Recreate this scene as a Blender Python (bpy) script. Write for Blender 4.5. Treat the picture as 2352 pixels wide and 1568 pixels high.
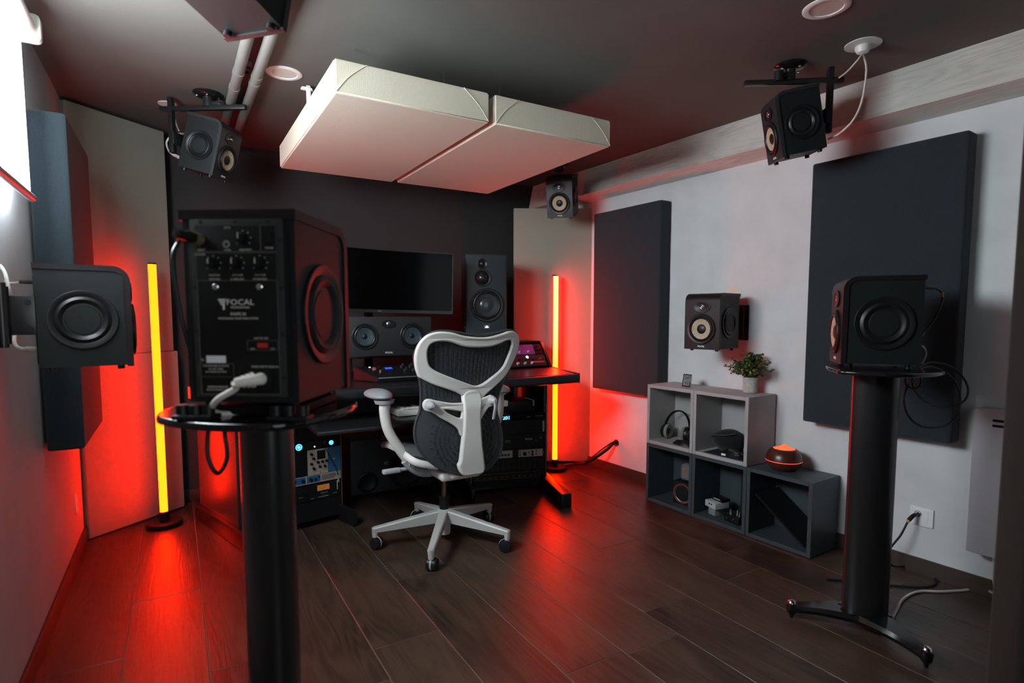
import bpy, bmesh, math, random
from mathutils import Vector, Matrix, Euler
from math import pi, sin, cos, radians as R
random.seed(7)
for o in list(bpy.data.objects): bpy.data.objects.remove(o)
S = bpy.context.scene
COL = S.collection

# ------------------------------------------------------------------ camera
CH, CF, CCX, CCY = 1.11, 1297.4, 1176, 824.7
yaw, pit = R(30.85), R(-4.44)
FW = Vector((sin(yaw)*cos(pit), cos(yaw)*cos(pit), sin(pit)))
RT = Vector((cos(yaw), -sin(yaw), 0)); UP = RT.cross(FW)
cam = bpy.data.objects.new('camera', bpy.data.cameras.new('camera'))
COL.objects.link(cam)
cam.matrix_world = Matrix(((RT.x, UP.x, -FW.x, 0), (RT.y, UP.y, -FW.y, 0), (RT.z, UP.z, -FW.z, CH), (0, 0, 0, 1)))
cam.data.sensor_width = 36; cam.data.lens = 36*CF/2352
cam.data.shift_y = (CCY-784)/2352
cam.data.clip_start = .02
cam.data.dof.use_dof = True; cam.data.dof.focus_distance = 2.75; cam.data.dof.aperture_fstop = 3.2
S.camera = cam
def P(px, py, d):                    # a point d metres in front of the camera plane
    return Vector((0, 0, CH)) + (FW + RT*((px-CCX)/CF) - UP*((py-CCY)/CF))*d

# ------------------------------------------------------------------ light
w = bpy.data.worlds.new('world'); S.world = w; w.use_nodes = True
w.node_tree.nodes['Background'].inputs[0].default_value = (.75, .87, 1, 1)
w.node_tree.nodes['Background'].inputs[1].default_value = 1.0
S.view_settings.view_transform = 'Standard'; S.view_settings.look = 'None'
S.view_settings.exposure = 0.0; S.view_settings.gamma = 1; S.view_settings.use_curve_mapping = False
def area(name, loc, direction, sx, sy, power, col):
    l = bpy.data.lights.new(name, 'AREA'); l.shape = 'RECTANGLE'; l.size = sx; l.size_y = sy
    l.energy = power; l.color = col
    o = bpy.data.objects.new(name, l); COL.objects.link(o); o.location = loc
    o.rotation_euler = Vector(direction).to_track_quat('-Z', 'Z').to_euler(); return o
WIN_Y0, WIN_Y1, WIN_Z0, WIN_Z1 = 1.36, 2.26, 1.50, 2.02
area('window_daylight', (-.46, 1.81, 1.76), (1, 0, 0), .86, .48, 60, (.80, .93, 1))
BLIND_K = 33
area('door_daylight', (.55, -1.42, 1.35), (.15, 1, .0), 1.5, 1.5, 15, (.86, .95, 1))
LAMP_K = 66

# ------------------------------------------------------------------ materials
MATS = {}
def lin(c):
    if isinstance(c, str):
        v = [int(c[i:i+2], 16)/255 for i in (0, 2, 4)]
        return tuple(x/12.92 if x <= .04045 else ((x+.055)/1.055)**2.4 for x in v)
    return c
def M(name, col, rough=.5, metal=0, spec=.5, bump=None, var=None, emit=None, strength=0, trans=0, alpha=1, coat=0):
    if name in MATS: return MATS[name]
    m = bpy.data.materials.new(name); m.use_nodes = True; nt = m.node_tree; b = nt.nodes['Principled BSDF']
    col = lin(col)
    b.inputs['Base Color'].default_value = (*col, 1); b.inputs['Roughness'].default_value = rough
    b.inputs['Metallic'].default_value = metal; b.inputs['Specular IOR Level'].default_value = spec
    b.inputs['Coat Weight'].default_value = coat
    if trans: b.inputs['Transmission Weight'].default_value = trans
    if emit is not None:
        b.inputs['Emission Color'].default_value = (*lin(emit), 1); b.inputs['Emission Strength'].default_value = strength
    tc = nt.nodes.new('ShaderNodeTexCoord')
    n = nt.nodes.new('ShaderNodeTexNoise'); nt.links.new(tc.outputs['Object'], n.inputs['Vector'])
    vs, va = var if var else (6, .06)
    n.inputs['Scale'].default_value = vs; n.inputs['Detail'].default_value = 4
    r = nt.nodes.new('ShaderNodeValToRGB')
    r.color_ramp.elements[0].color = (*[c*(1-va) for c in col], 1); r.color_ramp.elements[1].color = (*[min(1, c*(1+va)) for c in col], 1)
    r.color_ramp.elements[0].position = .3; r.color_ramp.elements[1].position = .7
    nt.links.new(n.outputs['Fac'], r.inputs[0]); nt.links.new(r.outputs[0], b.inputs['Base Color'])
    if bump:
        bs, bst = bump
        n2 = nt.nodes.new('ShaderNodeTexNoise'); nt.links.new(tc.outputs['Object'], n2.inputs['Vector'])
        n2.inputs['Scale'].default_value = bs; n2.inputs['Detail'].default_value = 3
        bp = nt.nodes.new('ShaderNodeBump'); bp.inputs['Strength'].default_value = bst; bp.inputs['Distance'].default_value = .002
        nt.links.new(n2.outputs['Fac'], bp.inputs['Height']); nt.links.new(bp.outputs[0], b.inputs['Normal'])
    MATS[name] = m; return m

def fabric(name, col, va=.25):
    if name in MATS: return MATS[name]
    m = M(name, col, .95, spec=.1, var=(420, va)); nt = m.node_tree; b = nt.nodes['Principled BSDF']
    b.inputs['Sheen Weight'].default_value = .15
    tc = nt.nodes.new('ShaderNodeTexCoord'); out = []
    for ax in range(3):
        wv = nt.nodes.new('ShaderNodeTexWave'); wv.bands_direction = 'XYZ'[ax]; wv.inputs['Scale'].default_value = 110
        wv.inputs['Distortion'].default_value = 1.5; nt.links.new(tc.outputs['Object'], wv.inputs['Vector']); out.append(wv.outputs['Fac'])
    ad = nt.nodes.new('ShaderNodeMath'); ad.operation = 'ADD'; nt.links.new(out[0], ad.inputs[0]); nt.links.new(out[1], ad.inputs[1])
    a2 = nt.nodes.new('ShaderNodeMath'); a2.operation = 'ADD'; nt.links.new(ad.outputs[0], a2.inputs[0]); nt.links.new(out[2], a2.inputs[1])
    bp = nt.nodes.new('ShaderNodeBump'); bp.inputs['Strength'].default_value = .35; bp.inputs['Distance'].default_value = .0015
    nt.links.new(a2.outputs[0], bp.inputs['Height']); nt.links.new(bp.outputs[0], b.inputs['Normal'])
    return m

def wood(name, dark, light, rough=.42, scale=1.0, axis=1, bump=.25, spec=.5):
    if name in MATS: return MATS[name]
    m = bpy.data.materials.new(name); m.use_nodes = True; nt = m.node_tree; b = nt.nodes['Principled BSDF']
    tc = nt.nodes.new('ShaderNodeTexCoord'); oi = nt.nodes.new('ShaderNodeObjectInfo')
    mul = nt.nodes.new('ShaderNodeVectorMath'); mul.operation = 'SCALE'; mul.inputs[0].default_value = (37, 91, 13)
    nt.links.new(oi.outputs['Random'], mul.inputs['Scale'])
    add = nt.nodes.new('ShaderNodeVectorMath'); nt.links.new(tc.outputs['Object'], add.inputs[0]); nt.links.new(mul.outputs[0], add.inputs[1])
    mp = nt.nodes.new('ShaderNodeMapping'); sc = [7*scale]*3; sc[axis] = .8*scale
    mp.inputs['Scale'].default_value = sc; nt.links.new(add.outputs[0], mp.inputs['Vector'])
    n1 = nt.nodes.new('ShaderNodeTexNoise'); n1.inputs['Scale'].default_value = 1.1; n1.inputs['Detail'].default_value = 2
    nt.links.new(mp.outputs[0], n1.inputs['Vector'])
    k = nt.nodes.new('ShaderNodeMath'); k.operation = 'MULTIPLY'; k.inputs[1].default_value = 85; nt.links.new(n1.outputs['Fac'], k.inputs[0])
    sn = nt.nodes.new('ShaderNodeMath'); sn.operation = 'SINE'; nt.links.new(k.outputs[0], sn.inputs[0])
    mp2 = nt.nodes.new('ShaderNodeMapping'); sc = [260*scale]*3; sc[axis] = 9*scale
    mp2.inputs['Scale'].default_value = sc; nt.links.new(add.outputs[0], mp2.inputs['Vector'])
    n2 = nt.nodes.new('ShaderNodeTexNoise'); n2.inputs['Scale'].default_value = 1; n2.inputs['Detail'].default_value = 3; nt.links.new(mp2.outputs[0], n2.inputs['Vector'])
    mp3 = nt.nodes.new('ShaderNodeMapping'); sc = [3*scale]*3; sc[axis] = 1.2*scale
    mp3.inputs['Scale'].default_value = sc; nt.links.new(add.outputs[0], mp3.inputs['Vector'])
    n3 = nt.nodes.new('ShaderNodeTexNoise'); n3.inputs['Detail'].default_value = 5; n3.inputs['Scale'].default_value = 2; nt.links.new(mp3.outputs[0], n3.inputs['Vector'])
    f = nt.nodes.new('ShaderNodeMath'); f.operation = 'MULTIPLY_ADD'; f.inputs[1].default_value = .15; nt.links.new(sn.outputs[0], f.inputs[0]); nt.links.new(n2.outputs['Fac'], f.inputs[2])
    g = nt.nodes.new('ShaderNodeMath'); g.operation = 'MULTIPLY_ADD'; g.inputs[1].default_value = 1.3; nt.links.new(n3.outputs['Fac'], g.inputs[0]); nt.links.new(f.outputs[0], g.inputs[2])
    rnd = nt.nodes.new('ShaderNodeMath'); rnd.operation = 'MULTIPLY_ADD'; rnd.inputs[1].default_value = .35; nt.links.new(oi.outputs['Random'], rnd.inputs[0]); nt.links.new(g.outputs[0], rnd.inputs[2])
    cr = nt.nodes.new('ShaderNodeValToRGB'); cr.color_ramp.elements[0].position = .42; cr.color_ramp.elements[1].position = .95
    ms = nt.nodes.new('ShaderNodeMath'); ms.operation = 'MULTIPLY'; ms.inputs[1].default_value = .62; nt.links.new(rnd.outputs[0], ms.inputs[0])
    cr.color_ramp.elements[0].color = (*lin(dark), 1); cr.color_ramp.elements[1].color = (*lin(light), 1)
    nt.links.new(ms.outputs[0], cr.inputs[0]); nt.links.new(cr.outputs[0], b.inputs['Base Color'])
    b.inputs['Roughness'].default_value = rough; b.inputs['Specular IOR Level'].default_value = spec
    bp = nt.nodes.new('ShaderNodeBump'); bp.inputs['Strength'].default_value = bump; bp.inputs['Distance'].default_value = .0012
    nt.links.new(f.outputs[0], bp.inputs['Height']); nt.links.new(bp.outputs[0], b.inputs['Normal'])
    MATS[name] = m; return m

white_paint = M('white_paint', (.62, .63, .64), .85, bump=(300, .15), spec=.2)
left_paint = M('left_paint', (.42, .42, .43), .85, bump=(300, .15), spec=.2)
dark_paint = M('dark_paint', (.036, .036, .037), .8, bump=(220, .12), spec=.25, var=(3, .08))
ceil_paint = M('ceiling_paint', (.122, .117, .105), .8, bump=(220, .12), spec=.25, var=(3, .08))
base_wood = wood('baseboard_wood', '2a1f1a', '40312a', .5)
floor_wood = wood('floor_oak', '0b0706', '4c3a2e', .38, bump=.35, spec=.6)
joint_mat = M('floor_joint', (.17, .125, .10), .7)
beam_mat = wood('beam_laminate', 'a59f97', 'd2ccc4', .6, 1.2, bump=.08)
blackp = M('black_plastic', (.007, .0075, .008), .38, spec=.35)
blackm = M('black_matt', (.006, .0063, .007), .65, spec=.25)
blackg = M('black_gloss', (.008, .008, .009), .12)
satin = M('satin_black_metal', (.013, .013, .014), .28, spec=.6)
rubber = M('black_rubber', (.007, .008, .009), .42, spec=.4)
cabside = M('speaker_cabinet_vinyl', (.009, .0115, .012), .5, spec=.3, bump=(500, .4))
veneer = wood('speaker_walnut_veneer', '0e0a0b', '1e1617', .45, 3, axis=0, bump=.1, spec=.3)
flax = M('flax_cone', (.42, .34, .24), .7, var=(160, .25))
chrome = M('chrome', (.8, .8, .8), .12, 1)
silver = M('silver_tweeter', (.6, .58, .62), .22, 1)
whitep = M('white_plastic', (.72, .70, .66), .35)
greyp = M('grey_plastic', (.36, .38, .40), .4)
chairw = M('chair_light_grey', (.60, .585, .55), .38)
basew = M('chair_base_grey', (.42, .42, .40), .36)
membm = M('chair_mesh_polymer', (.036, .042, .047), .42, spec=.4)
seatm = fabric('seat_fabric', (.07, .075, .085))
padm = M('armpad_grey', (.20, .215, .23), .5)
deskm = M('desk_black_laminate', (.010, .010, .011), .30, bump=(200, .06))
panel_blue = fabric('panel_fabric_slate', (.026, .035, .042))
panel_beige = fabric('panel_fabric_beige', (.33, .31, .255), .08)
cloud_f = fabric('cloud_fabric_cream', (.70, .635, .51), .06)
printm = M('white_print', (.8, .77, .68), .6)
cubel = M('shelf_light_grey', (.36, .35, .35), .55)
cubed = M('shelf_slate_grey', (.042, .056, .064), .45)
glow_blue = M('glow_blue', (.02, .1, .4), .4, emit=(.08, .45, 1), strength=3.2)
glow_white = M('glow_white', (.4, .4, .5), .4, emit=(.75, .8, 1), strength=2.2)

# ------------------------------------------------------------------ mesh helpers
def finish(name, me, mat, parent=None, smooth=True, kind=None, label=None):
    me.materials.append(mat)
    if smooth:
        me.shade_smooth()
        try: me.set_sharp_from_angle(angle=R(38))
        except Exception: pass
    o = bpy.data.objects.new(name, me); COL.objects.link(o)
    if parent is not None: o.parent = parent
    if kind: o['kind'] = kind
    if label: o['label'] = label
    return o
def obj(name, bm, mat, parent=None, smooth=True, kind=None, label=None):
    me = bpy.data.meshes.new(name); bmesh.ops.recalc_face_normals(bm, faces=bm.faces); bm.to_mesh(me); bm.free()
    return finish(name, me, mat, parent, smooth, kind, label)
def thing(name, label, cat, loc=(0, 0, 0), rotz=0, group=None, rot=None):
    o = bpy.data.objects.new(name, None); COL.objects.link(o); o.empty_display_size = .05
    o.location = loc; o.rotation_euler = rot if rot else (0, 0, rotz)
    o['label'] = label; o['category'] = cat
    if group: o['group'] = group
    return o
def tag(o, label, cat, group=None):
    o['label'] = label; o['category'] = cat
    if group: o['group'] = group
    return o
def struct(o): o['kind'] = 'structure'; return o
def B(): return bmesh.new()
def box(bm, c, s, bev=0, seg=2, mat=None):
    t = bmesh.new(); bmesh.ops.create_cube(t, size=1)
    bmesh.ops.scale(t, vec=s, verts=t.verts)
    if bev: bmesh.ops.bevel(t, geom=t.edges[:], offset=bev, segments=seg, affect='EDGES', profile=.6)
    bmesh.ops.translate(t, vec=c, verts=t.verts)
    if mat is not None: bmesh.ops.transform(t, matrix=mat, verts=t.verts)
    merge(bm, t); return bm
def merge(bm, t):
    vm = {v: bm.verts.new(v.co) for v in t.verts}
    for f in t.faces:
        try: bm.faces.new([vm[v] for v in f.verts])
        except ValueError: pass
    t.free()
def lathe(bm, prof, mat=Matrix(), seg=32, sx=1, sy=1):      # profile [(r, z)] about local Z
    rings = []
    for r, z in prof:
        if r < 1e-6: rings.append([bm.verts.new(mat @ Vector((0, 0, z)))])
        else: rings.append([bm.verts.new(mat @ Vector((r*sx*cos(2*pi*k/seg), r*sy*sin(2*pi*k/seg), z))) for k in range(seg)])
    for a, b in zip(rings, rings[1:]):
        for k in range(seg):
            k2 = (k+1) % seg
            if len(a) == 1 and len(b) == 1: continue
            if len(a) == 1: bm.faces.new((a[0], b[k], b[k2]))
            elif len(b) == 1: bm.faces.new((a[k], b[0], a[k2]))
            else: bm.faces.new((a[k], b[k], b[k2], a[k2]))
    return bm
def cyl(bm, p0, p1, r0, r1=None, seg=20, cap=True):
    p0, p1 = Vector(p0), Vector(p1); r1 = r0 if r1 is None else r1
    q = (p1-p0).to_track_quat('Z', 'Y').to_matrix().to_4x4(); m = Matrix.Translation(p0) @ q; L = (p1-p0).length
    pr = [(r0, 0), (r1, L)]
    if cap: pr = [(0, 0)] + pr + [(0, L)]
    return lathe(bm, pr, m, seg)
def spline(pts, n=8):
    pts = [Vector(p) for p in pts]; out = []
    ext = [2*pts[0]-pts[1]] + pts + [2*pts[-1]-pts[-2]]
    for i in range(1, len(ext)-2):
        a, b, c, d = ext[i-1:i+3]
        for k in range(n):
            t = k/n; out.append(.5*((2*b)+(c-a)*t+(2*a-5*b+4*c-d)*t*t+(3*b-a-3*c+d)*t**3))
    out.append(pts[-1]); return out
def tube(bm, pts, r, seg=8, n=8, smooth=True, sx=1, sy=1, up=Vector((0, 0, 1))):
    p = spline(pts, n) if smooth and len(pts) > 2 else [Vector(q) for q in pts]
    rr = r if callable(r) else (lambda t: r)
    rings = []; T = (p[1]-p[0]).normalized(); N = T.cross(up)
    if N.length < .1: N = T.cross(Vector((1, 0, 0)))
    N.normalize()
    for i, c in enumerate(p):
        T2 = (p[min(i+1, len(p)-1)]-p[max(i-1, 0)]).normalized()
        N = (N - T2*N.dot(T2)).normalized(); Bn = T2.cross(N); ra = rr(i/(len(p)-1))
        rings.append([bm.verts.new(c + (N*cos(2*pi*k/seg)*sx + Bn*sin(2*pi*k/seg)*sy)*ra) for k in range(seg)])
    for a, b in zip(rings, rings[1:]):
        for k in range(seg): bm.faces.new((a[k], b[k], b[(k+1) % seg], a[(k+1) % seg]))
    bm.faces.new(rings[0][::-1]); bm.faces.new(rings[-1]); return bm
def prism(bm, poly, h, mat=Matrix()):        # convex or simple polygon in XY, raised along Z by h
    a = [bm.verts.new(mat @ Vector((x, y, 0))) for x, y in poly]; b = [bm.verts.new(mat @ Vector((x, y, h))) for x, y in poly]
    n = len(poly)
    bm.faces.new(a[::-1]); bm.faces.new(b)
    for k in range(n): bm.faces.new((a[k], a[(k+1) % n], b[(k+1) % n], b[k]))
    return bm
def plate_mesh(loops, depth, bevel=0, smoothpts=True, n=4):     # filled 2D outline (first loop) with holes, thickness depth, in XY plane
    cu = bpy.data.curves.new('tmp', 'CURVE'); cu.dimensions = '2D'; cu.fill_mode = 'BOTH'
    cu.extrude = max(depth/2-bevel, .0001); cu.bevel_depth = bevel; cu.bevel_resolution = 2
    for lp in loops:
        pts = lp
        if smoothpts:
            L = [Vector((x, y, 0)) for x, y in lp]; m = len(L); pts = []
            for i in range(m):
                a, b, c, d = L[i-1], L[i], L[(i+1) % m], L[(i+2) % m]
                for k in range(n):
                    t = k/n; q = .5*((2*b)+(c-a)*t+(2*a-5*b+4*c-d)*t*t+(3*b-a-3*c+d)*t**3); pts.append((q.x, q.y))
        sp = cu.splines.new('POLY'); sp.points.add(len(pts)-1)
        for k, (x, y) in enumerate(pts): sp.points[k].co = (x, y, 0, 1)
        sp.use_cyclic_u = True
    o = bpy.data.objects.new('tmp', cu); COL.objects.link(o)
    dg = bpy.context.evaluated_depsgraph_get(); me = bpy.data.meshes.new_from_object(o.evaluated_get(dg))
    bpy.data.objects.remove(o); bpy.data.curves.remove(cu); me.materials.clear(); return me
def text(name, body, size, mat, parent, loc, rot, align='CENTER', depth=.0004, sx=1, bold=0, label=None):
    cu = bpy.data.curves.new('tmp', 'FONT'); cu.body = body; cu.size = size; cu.extrude = depth; cu.align_x = align; cu.align_y = 'CENTER'; cu.offset = bold
    cu.resolution_u = 2
    o = bpy.data.objects.new('tmp', cu); COL.objects.link(o)
    dg = bpy.context.evaluated_depsgraph_get(); me = bpy.data.meshes.new_from_object(o.evaluated_get(dg))
    bpy.data.objects.remove(o); bpy.data.curves.remove(cu); me.materials.clear()
    ob = finish(name, me, mat, parent, smooth=False, label=label); ob.location = loc; ob.rotation_euler = rot; ob.scale = (sx, 1, 1)
    return ob
def copy_tree(o, parent=None):
    c = o.copy(); COL.objects.link(c); c.parent = parent
    for ch in list(o.children): copy_tree(ch, c)
    return c
FRONT = (pi/2, 0, 0)        # text on a local -Y face
BACK = (pi/2, 0, pi)        # text on a local +Y face

# ------------------------------------------------------------------ room
X0, YB, ZC, YF = -.42, 3.85, 2.13, -1.5
W0 = Vector((2.61, 3.16, 0)); WD = Vector((.0525, -.9986, 0)); WN = Vector((-.9986, -.0525, 0)); WROT = R(-87)
def WR(s, off, z): p = W0 + WD*s + WN*off; return Vector((p.x, p.y, z))     # along the right wall, off it, up
SB, SF = (3.16-YB)/.9986, (3.16-YF)/.9986
bm = B(); box(bm, (1.2, 1.2, -.0525), (4.2, 6, .1)); fl = struct(obj('floor', bm, joint_mat, smooth=False))
# oak planks, one object each
def plank_mesh(L, Wd):
    b = B(); box(b, (0, 0, 0), (Wd, L, .0085), .0012, 1)
    me = bpy.data.meshes.new('plank'); b.to_mesh(me); b.free(); me.materials.append(floor_wood); return me
PW, PL = .2365, 1.29
pm = plank_mesh(PL-.0024, PW-.0024)
known = {0: 2.56, -1: 2.155, 3: 1.785, 4: 2.216, 7: 1.497, 1: 1.93, 2: 2.9, 5: 1.35, 6: 2.62, 8: 2.03, 9: 2.8, 10: 1.7, 11: 2.4}
for ci in range(-1, 13):
    xc = -.183 + (ci+.5)*PW; y0 = known.get(ci, 2.1); y = y0 - 4*PL
    while y < YB:
        a, b_ = max(y, YF), min(y+PL, YB)
        if b_-a > .03 and xc-.12 < 2.61+.0526*(3.16-a)+.02:
            me = pm if b_-a > PL-.001 else plank_mesh(b_-a-.0024, PW-.0024)
            o = bpy.data.objects.new('plank', me); COL.objects.link(o); o.parent = fl; o.location = (xc, (a+b_)/2, -.0052)
        y += PL
# walls
bm = B()
box(bm, (X0-.08, (YF+WIN_Y0)/2, ZC/2), (.16, WIN_Y0-YF, ZC)); box(bm, (X0-.08, (WIN_Y1+YB)/2, ZC/2), (.16, YB-WIN_Y1, ZC))
box(bm, (X0-.08, (WIN_Y0+WIN_Y1)/2, WIN_Z0/2), (.16, WIN_Y1-WIN_Y0, WIN_Z0)); box(bm, (X0-.08, (WIN_Y0+WIN_Y1)/2, (WIN_Z1+ZC)/2), (.16, WIN_Y1-WIN_Y0, ZC-WIN_Z1))
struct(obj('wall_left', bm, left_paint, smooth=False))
bm = B(); box(bm, (1.2, YB+.05, ZC/2), (3.6, .1, ZC)); struct(obj('wall_back', bm, dark_paint, smooth=False))
bm = B(); box(bm, (1.2, YF-.05, ZC/2), (3.6, .1, ZC)); struct(obj('wall_front', bm, dark_paint, smooth=False))
bm = B(); box(bm, (1.2, 1.18, ZC+.05), (4.2, 5.6, .1)); struct(obj('ceiling', bm, ceil_paint, smooth=False))
def wallbox(bm, s0, s1, o0, o1, z0, z1, bev=0):
    prism(bm, [(WR(s, o, 0).x, WR(s, o, 0).y) for s, o in ((s0, o0), (s1, o0), (s1, o1), (s0, o1))], z1-z0, Matrix.Translation((0, 0, z0)))
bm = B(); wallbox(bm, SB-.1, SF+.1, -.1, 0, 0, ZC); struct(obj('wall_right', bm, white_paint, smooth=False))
# ceiling beam along the right wall
bm = B(); prof = [(0, 1.918), (.125, 1.946), (.082, ZC), (0, ZC)]
ends = [[bm.verts.new(WR(s, o, z)) for o, z in prof] for s in (SB, SF)]
bm.faces.new(ends[0]); bm.faces.new(ends[1][::-1])
for k in range(4): bm.faces.new((ends[0][k], ends[1][k], ends[1][(k+1) % 4], ends[0][(k+1) % 4]))
struct(obj('trim_1', bm, beam_mat, smooth=False))
bm = B(); box(bm, (X0+.006, 1.17, .035), (.012, 5.3, .07), .002); struct(obj('baseboard_left', bm, base_wood))
bm = B(); box(bm, (1.1, YB-.006, .035), (3.0, .012, .07), .002); struct(obj('baseboard_back', bm, base_wood))
bm = B(); wallbox(bm, SB+.02, SF, 0, .012, 0, .07); struct(obj('baseboard_right', bm, base_wood))
# window in the left wall
win = bpy.data.objects.new('window_1', None); COL.objects.link(win); struct(win)
bm = B(); yc, zc = (WIN_Y0+WIN_Y1)/2, (WIN_Z0+WIN_Z1)/2
for y in (WIN_Y0+.025, yc, WIN_Y1-.025): box(bm, (X0-.1, y, zc), (.05, .05, WIN_Z1-WIN_Z0), .004)
for z in (WIN_Z0+.025, WIN_Z1-.025): box(bm, (X0-.1, yc, z), (.05, WIN_Y1-WIN_Y0, .05), .004)
obj('frame', bm, whitep, win)
gl = bpy.data.materials.new('window_glass'); gl.use_nodes = True; nt = gl.node_tree; nt.nodes.clear()
o_ = nt.nodes.new('ShaderNodeOutputMaterial'); mx = nt.nodes.new('ShaderNodeMixShader'); t_ = nt.nodes.new('ShaderNodeBsdfTransparent'); g_ = nt.nodes.new('ShaderNodeBsdfGlossy')
g_.inputs['Roughness'].default_value = .02; mx.inputs[0].default_value = .06
nt.links.new(t_.outputs[0], mx.inputs[1]); nt.links.new(g_.outputs[0], mx.inputs[2]); nt.links.new(mx.outputs[0], o_.inputs[0])
for y in (WIN_Y0+.235, WIN_Y1-.235):
    bm = B(); box(bm, (X0-.1, y, zc), (.006, .38, WIN_Z1-WIN_Z0-.06)); obj('pane', bm, gl, win, smooth=False)
# roller blind
bl = bpy.data.materials.new('blind_fabric'); bl.use_nodes = True; nt = bl.node_tree; nt.nodes.clear()
o_ = nt.nodes.new('ShaderNodeOutputMaterial'); mx = nt.nodes.new('ShaderNodeAddShader'); d_ = nt.nodes.new('ShaderNodeBsdfDiffuse'); e_ = nt.nodes.new('ShaderNodeEmission')
no = nt.nodes.new('ShaderNodeTexNoise'); no.inputs['Scale'].default_value = 400; rp = nt.nodes.new('ShaderNodeValToRGB')
rp.color_ramp.elements[0].color = (.84, .95, 1, 1); rp.color_ramp.elements[1].color = (.88, .97, 1, 1); nt.links.new(no.outputs[0], rp.inputs[0])
nt.links.new(rp.outputs[0], d_.inputs[0]); nt.links.new(rp.outputs[0], e_.inputs[0]); e_.inputs[1].default_value = BLIND_K      # the fabric itself emits, standing in for daylight through it
nt.links.new(d_.outputs[0], mx.inputs[0]); nt.links.new(e_.outputs[0], mx.inputs[1]); nt.links.new(mx.outputs[0], o_.inputs[0])
b_ = thing('roller_blind', 'white roller blind glowing with daylight on the left wall', 'blind', (X0+.055, 1.78, 2.02))
bm = B(); box(bm, (0, .0, -.27), (.0015, 1.02, .54)); obj('blind_fabric', bm, bl, b_, smooth=False)
bm = B(); cyl(bm, (0, -.62, 0), (0, .625, 0), .026, seg=24); obj('roller_tube', bm, whitep, b_)
bm = B(); cyl(bm, (0, -.515, -.545), (0, .53, -.545), .012, seg=16); obj('bottom_bar', bm, greyp, b_)
for s in (-1, 1):
    bm = B(); box(bm, (-.002, s*.628, .005), (.075, .012, .085), .02, 4); box(bm, (-.045, s*.628, .01), (.014, .05, .1), .003); obj('bracket', bm, whitep, b_)

# ------------------------------------------------------------------ acoustic panels
def apanel(name, label, w, h, t, mat, loc, rotz, group=None, bev=.012):
    th = thing(name, label, 'acoustic panel', loc, rotz, group)
    bm = B(); box(bm, (0, 0, h/2), (w, t, h), bev, 3); obj('fabric_cover', bm, mat, th)
    bm = B(); box(bm, (0, t/2+.004, h/2), (w-.06, .012, h-.06)); obj('back_frame', bm, blackm, th)
    return th
p = WR(.345, .055, .60); apanel('acoustic_panel', 'slate grey acoustic panel on the right wall nearest the back corner', .60, 1.205, .085, panel_blue, p, WROT, 'slate acoustic panels')
p = WR(1.855, .055, .60); apanel('acoustic_panel', 'large slate grey acoustic panel behind the right stand speaker', .60, 1.215, .085, panel_blue, p, WROT, 'slate acoustic panels')
apanel('acoustic_panel', 'slate grey acoustic panel on the left wall beside the window', .62, 1.20, .11, panel_blue, (X0+.065, 2.88, .62), R(90), 'slate acoustic panels')
# corner bass traps
dl = Vector((.002+.406, 3.725-3.406)); al = math.atan2(dl.y, dl.x)
def trap(name, label, x, y, z, w, h, a, t=.08, shift=0):
    th = thing(name, label, 'bass trap', (x, y, z), a, 'beige corner traps')
    bm = B(); box(bm, (w/2+shift, t/2, h/2), (w, t, h), .008, 3); obj('fabric_cover', bm, panel_beige, th)
    bm = B(); box(bm, (w/2+shift, t+.006, h/2), (w-.05, .014, h-.05)); obj('back_frame', bm, blackm, th)
trap('corner_trap', 'lower beige fabric trap panel in the left back corner', -.402, 3.406, .004, .528, .905, al)
trap('corner_trap', 'upper beige fabric trap panel in the left back corner touching the ceiling', -.402, 3.406, .910, .505, 1.205, al)
ar = math.atan2(3.245-3.515, 2.60-2.13)
trap('corner_trap', 'beige fabric trap panel in the right back corner behind the lamp', 2.118, 3.523, .03, .578, 1.845, ar)
# clouds
for k, (x0, x1, lab) in enumerate(((.515, 1.130, 'left cream fabric ceiling cloud, nearest the window'), (1.155, 1.768, 'right cream fabric ceiling cloud, farthest from the window'))):
    t_ = thing('ceiling_cloud', lab, 'acoustic panel', ((x0+x1)/2, 2.665, 1.887), 0, 'ceiling clouds')
    wdt = x1-x0; bm = B(); t = bmesh.new(); bmesh.ops.create_cube(t, size=1); bmesh.ops.scale(t, vec=(wdt, 1.19, .118), verts=t.verts)
    bmesh.ops.bevel(t, geom=t.edges[:], offset=.006, segments=3, affect='EDGES'); bmesh.ops.translate(t, vec=(0, 0, .059), verts=t.verts); merge(bm, t)
    obj('fabric_cover', bm, cloud_f, t_)
    for sx in (-1, 1):           # folded corner seams of the cover
        bm = B(); tube(bm, [(sx*(wdt/2-.115), -.5965, .116), (sx*(wdt/2-.05), -.5968, .062), (sx*(wdt/2-.004), -.5965, .004)], .0012, 6, 4); obj('seam', bm, cloud_f, t_)
        for yy in (-.42, .02, .5):
            bm = B(); cyl(bm, (sx*(wdt/2-.12), yy, .116), (sx*(wdt/2-.12), yy, .243), .002, seg=8); obj('hanging_wire', bm, chrome, t_)
    if k == 0:
        bm = B(); box(bm, (-.268, .03, .19), (.018, .014, .10), .003); box(bm, (-.275, .03, .225), (.045, .018, .012), .003); cyl(bm, (-.3, .03, .222), (-.25, .03, .222), .004); obj('hanging_bracket', bm, whitep, t_)

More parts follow.
